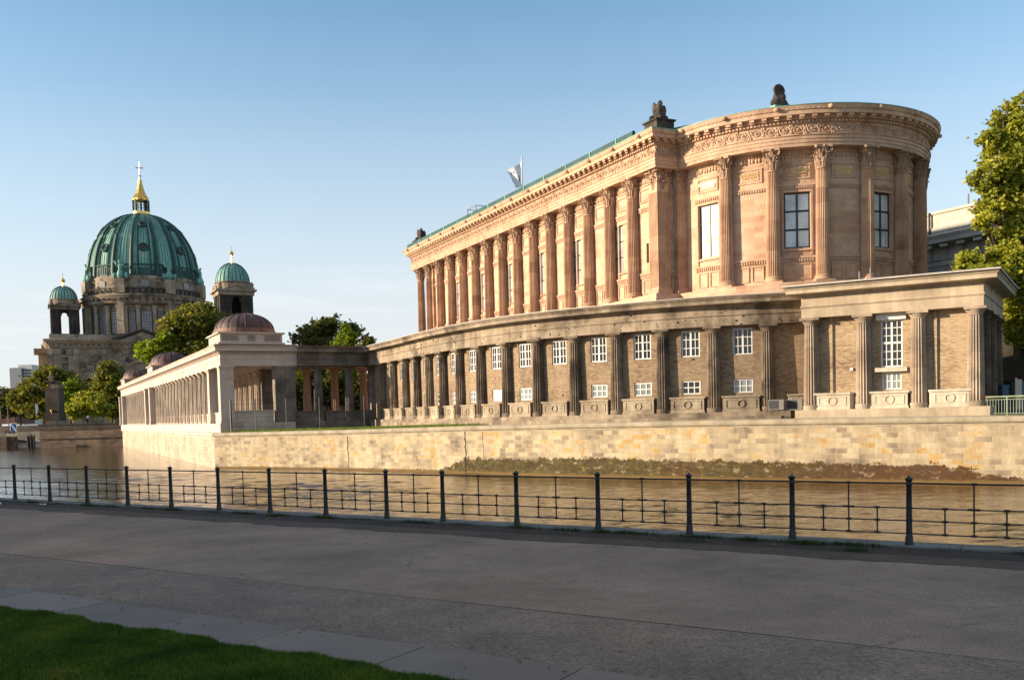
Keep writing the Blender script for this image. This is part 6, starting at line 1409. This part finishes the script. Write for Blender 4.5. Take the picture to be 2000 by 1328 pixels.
m = Mesh(); pxbox(m, 96, 119, 758, 822, 190, 2.4); pxbox(m, 93, 122, 806, 822, 190, 3.0); pxbox(m, 97, 105, 745, 760, 190, 1.5); pxbox(m, 108, 118, 744, 760, 190.3, 1.5); m.build('shaft', M['cath_dk'], pr_)
m = Mesh(); pxbox(m, 91, 108, 744, 746, 190, 2.2); pxbox(m, 106, 120, 751, 759, 190, 2.6); pxbox(m, 97, 103, 733, 744, 190, .9); m.build('cap', M['quay_dk'], pr_)
m = Mesh(); c = at(101, 806, 188.7); m.lathe([(.1, 0), (.08, .7), (.28, .9), (.3, 1.2)], 8, (c.x, c.y, c.z - .6)); m.build('lamp', M['gold'], pr_)
for i, (px, Y) in enumerate(((2, 196), (16, 194))):
    c = at(px, 812, Y); t = thing('street_lamp', ['dark street lamp at the very left edge of the bridge', 'dark street lamp on the bridge, second from the left edge'][i], 'street lamp', (c.x, c.y, 2.2), 'lamps on the bridge')
    m = Mesh(); m.tube([(c.x, c.y, 1.0), (c.x, c.y, 5.6)], [.12, .07], 6); m.build('pole', M['iron'], t); m = Mesh(); m.lathe([(.05, 5.5), (.22, 5.7), (.26, 6.1), (.08, 6.3), (.02, 6.5)], 8, (c.x, c.y, 0)); m.build('lantern', M['dark'], t)
sg = thing('river_sign', 'blue square navigation sign with a white diagonal bar below the bridge', 'sign', tuple(at(27, 835, 186)))
m = Mesh(); pxbox(m, 20.5, 33, 827, 842, 186, .12); m.build('board', plain('sign_blue', (.015, .12, .35), .45, 0, .5, .03), sg)
m = Mesh(); a_, b__ = at(21.5, 828, 185.92), at(32, 841, 185.92); m.tube([a_, b__], .1, 4)
for (x0, y0, x1, y1) in ((20.5, 827, 33, 827), (33, 827, 33, 842), (33, 842, 20.5, 842), (20.5, 842, 20.5, 827)): m.tube([at(x0, y0, 185.93), at(x1, y1, 185.93)], .05, 4)
m.build('marking', M['white'], sg)
m = Mesh(); a_ = at(27, 842, 186.1); m.tube([(a_.x, a_.y, a_.z), (a_.x, a_.y, -2.6)], .08, 6); m.build('post', M['iron'], sg)
for i, (x0, x1) in enumerate(((3, 14.5), (15.5, 31))):
    t = thing('mooring_dolphin', ['small brown timber fender box at the left, under the bridge', 'larger brown timber fender box below the blue sign'][i], 'fender', tuple(at((x0 + x1) / 2, 859, 184 + i)), 'timber fenders under the bridge')
    m = Mesh(); a_, b__ = at(x0, 859, 184 + i), at(x1, 846, 184 + i); w_ = (b__.x - a_.x) / 5
    for k in range(5): m.box((a_.x + w_ * (k + .5), 184 + i, -1.9), (w_ * .9, 1.2, b__.z + 1.9 + 1.4), 0)
    m.build('timber', M['quay_dk'], t); m = Mesh(); m.box(((a_.x + b__.x) / 2, 184 + i, b__.z + .25), (w_ * 3, .9, .5)); m.build('cap', M['grey'], t)
t = thing('mooring_piles', 'cluster of dark wooden piles at the corner of the dark quay wall', 'piles', tuple(at(61, 868, 181)))
for k in range(5): c = at(55 + 3 * k, 868, 181 + .3 * (k % 2)); m = Mesh(); m.tube([(c.x, c.y, -3), (c.x, c.y, .1 + .2 * (k % 3))], .2, 7); m.build('pile', M['cath_dk'], t)
for i, (px, py, hh) in enumerate(((73, 812, 4.2), (172, 818, 1.0))):
    t = thing('banner', ['tall white and blue feather banner left of the stone obelisk', 'small white banner tip above the dark quay wall'][i], 'banner', tuple(at(px, py, 191)), None)
    c = at(px, py, 191); m = Mesh(); m.tube([(c.x - .4, c.y, c.z - (0 if i == 0 else .5)), (c.x - .4, c.y, c.z + hh * .6), (c.x - .1, c.y, c.z + hh * .7)], .03, 5); m.build('pole', M['iron'], t)
    m = Mesh(); vs = []
    for k in range(9):
        s_ = k / 8; vs += [(c.x - .38, c.y, c.z + .1 + hh * .58 * s_), (c.x - .38 + .62 * math.sin(PI * (.12 + .76 * (1 - s_)) ** .8) , c.y + .08, c.z + .1 + hh * .56 * s_)]
    m.add(vs, [[2 * k, 2 * k + 1, 2 * k + 3, 2 * k + 2] for k in range(8)]); o = m.build('cloth', M['white'], t, fix=False); md = o.modifiers.new('s', 'SOLIDIFY'); md.thickness = .02
tb = thing('tower_block', 'grey and white flat roofed tower block far away at the left', 'apartment block', tuple(at(40, 780, 620)))
def pxb(m, x0, x1, y0, y1, Y, dp):
    a, b_ = at(x0, y1, Y), at(x1, y0, Y); m.box(((a.x + b_.x) / 2, Y + dp / 2, (a.z + b_.z) / 2), (b_.x - a.x, dp, b_.z - a.z))
m = Mesh(); pxb(m, 24, 41, 718, 830, 620, 25); m.build('side_wing', plain('pale_grey_render', (.30, .29, .32), .8), tb)
m = Mesh(); pxb(m, 41.2, 62, 712, 830, 622, 20); m.build('block', plain('white_render', (.55, .53, .52), .8), tb)
for j in range(8):
    for i in range(3): m = Mesh(); pxb(m, 42.5 + 6.2 * i, 47 + 6.2 * i, 721 + 6 * j, 724.5 + 6 * j, 621.6, .3); m.build('window', M['glass'], tb)
rb_ = thing('red_building', 'low red brown building with white windows at the left edge', 'building', tuple(at(10, 800, 480)))
m = Mesh(); pxb(m, -60, 26, 758, 830, 480, 20); m.build('wall', plain('red_brown_render', (.16, .06, .05), .8), rb_)
for i in range(12): m = Mesh(); pxb(m, -55 + 6.6 * i, -51 + 6.6 * i, 764, 769, 479.7, .2); m.build('window', M['blind_grey'], rb_)
m = Mesh(); m.quad((-1500, 300, 0.6), (-160, 300, 0.6), (-160, 2900, 0.6), (-1500, 2900, 0.6)); props(m.build('far_bank', M['terrace'], fix=False), kind='structure')
b8 = [PB(-20 + 11 * k, 800 + 4 * math.sin(k), 330, 16, 14) for k in range(12)]
p = at(40, 826, 330); tree('plane_tree', 'low green belt tree beyond the bridge, under the tower block', (p.x, p.y, .6), b8, 8000, .6, LG['dark'], tr=.4)
# ---------------------------------------------------------------- unseen house added on our bank to shade the path
hs = thing('added_shade_house', 'tall plastered house added on the near bank, out of view at left, to shade the path', 'house', (-34, 10, 0))
A_ = Vector((-24, 27.5)); d1 = Vector((-.85, .527)); d2 = Vector((-.527, -.85)); hp = Path([A_ + d1 * 17, A_, A_ + d2 * 62, A_ + d1 * 17 + d2 * 62][::-1])
m = Mesh(); m.prism([tuple(A_ + d1 * 17), tuple(A_), tuple(A_ + d2 * 62), tuple(A_ + d1 * 17 + d2 * 62)], -.1, 23); m.build('wall', plain('ochre_render', (.42, .33, .22), .8), hs)
rp2 = Path([A_ + d2 * 62, A_]); m = Mesh()
for k in range(14):
    for z in (2, 6, 10, 14, 18): block(m, Path([A_, A_ + d2 * 62]), 3 + 4.2 * k, 1.3, -.03, .04, z, z + 2.2); block(m, Path([A_ + d2 * 62, A_]), 3 + 4.2 * k, 1.3, -.03, .04, z, z + 2.2)
m.build('window', M['glass'], hs)
m = Mesh(); q = [A_ + d1 * 17.5 - d2 * .5, A_ - d1 * .5 - d2 * .5, A_ - d1 * .5 + d2 * 62.5, A_ + d1 * 17.5 + d2 * 62.5]; rt0 = A_ + d1 * 8.5 + d2 * 6; rt1 = A_ + d1 * 8.5 + d2 * 56
m.add([(p_.x, p_.y, 23.02) for p_ in q] + [(rt0.x, rt0.y, 27), (rt1.x, rt1.y, 27)], [[0, 1, 4], [1, 2, 5, 4], [2, 3, 5], [3, 0, 4, 5], [0, 3, 2, 1]]); m.build('roof', M['brown_cu'], hs)
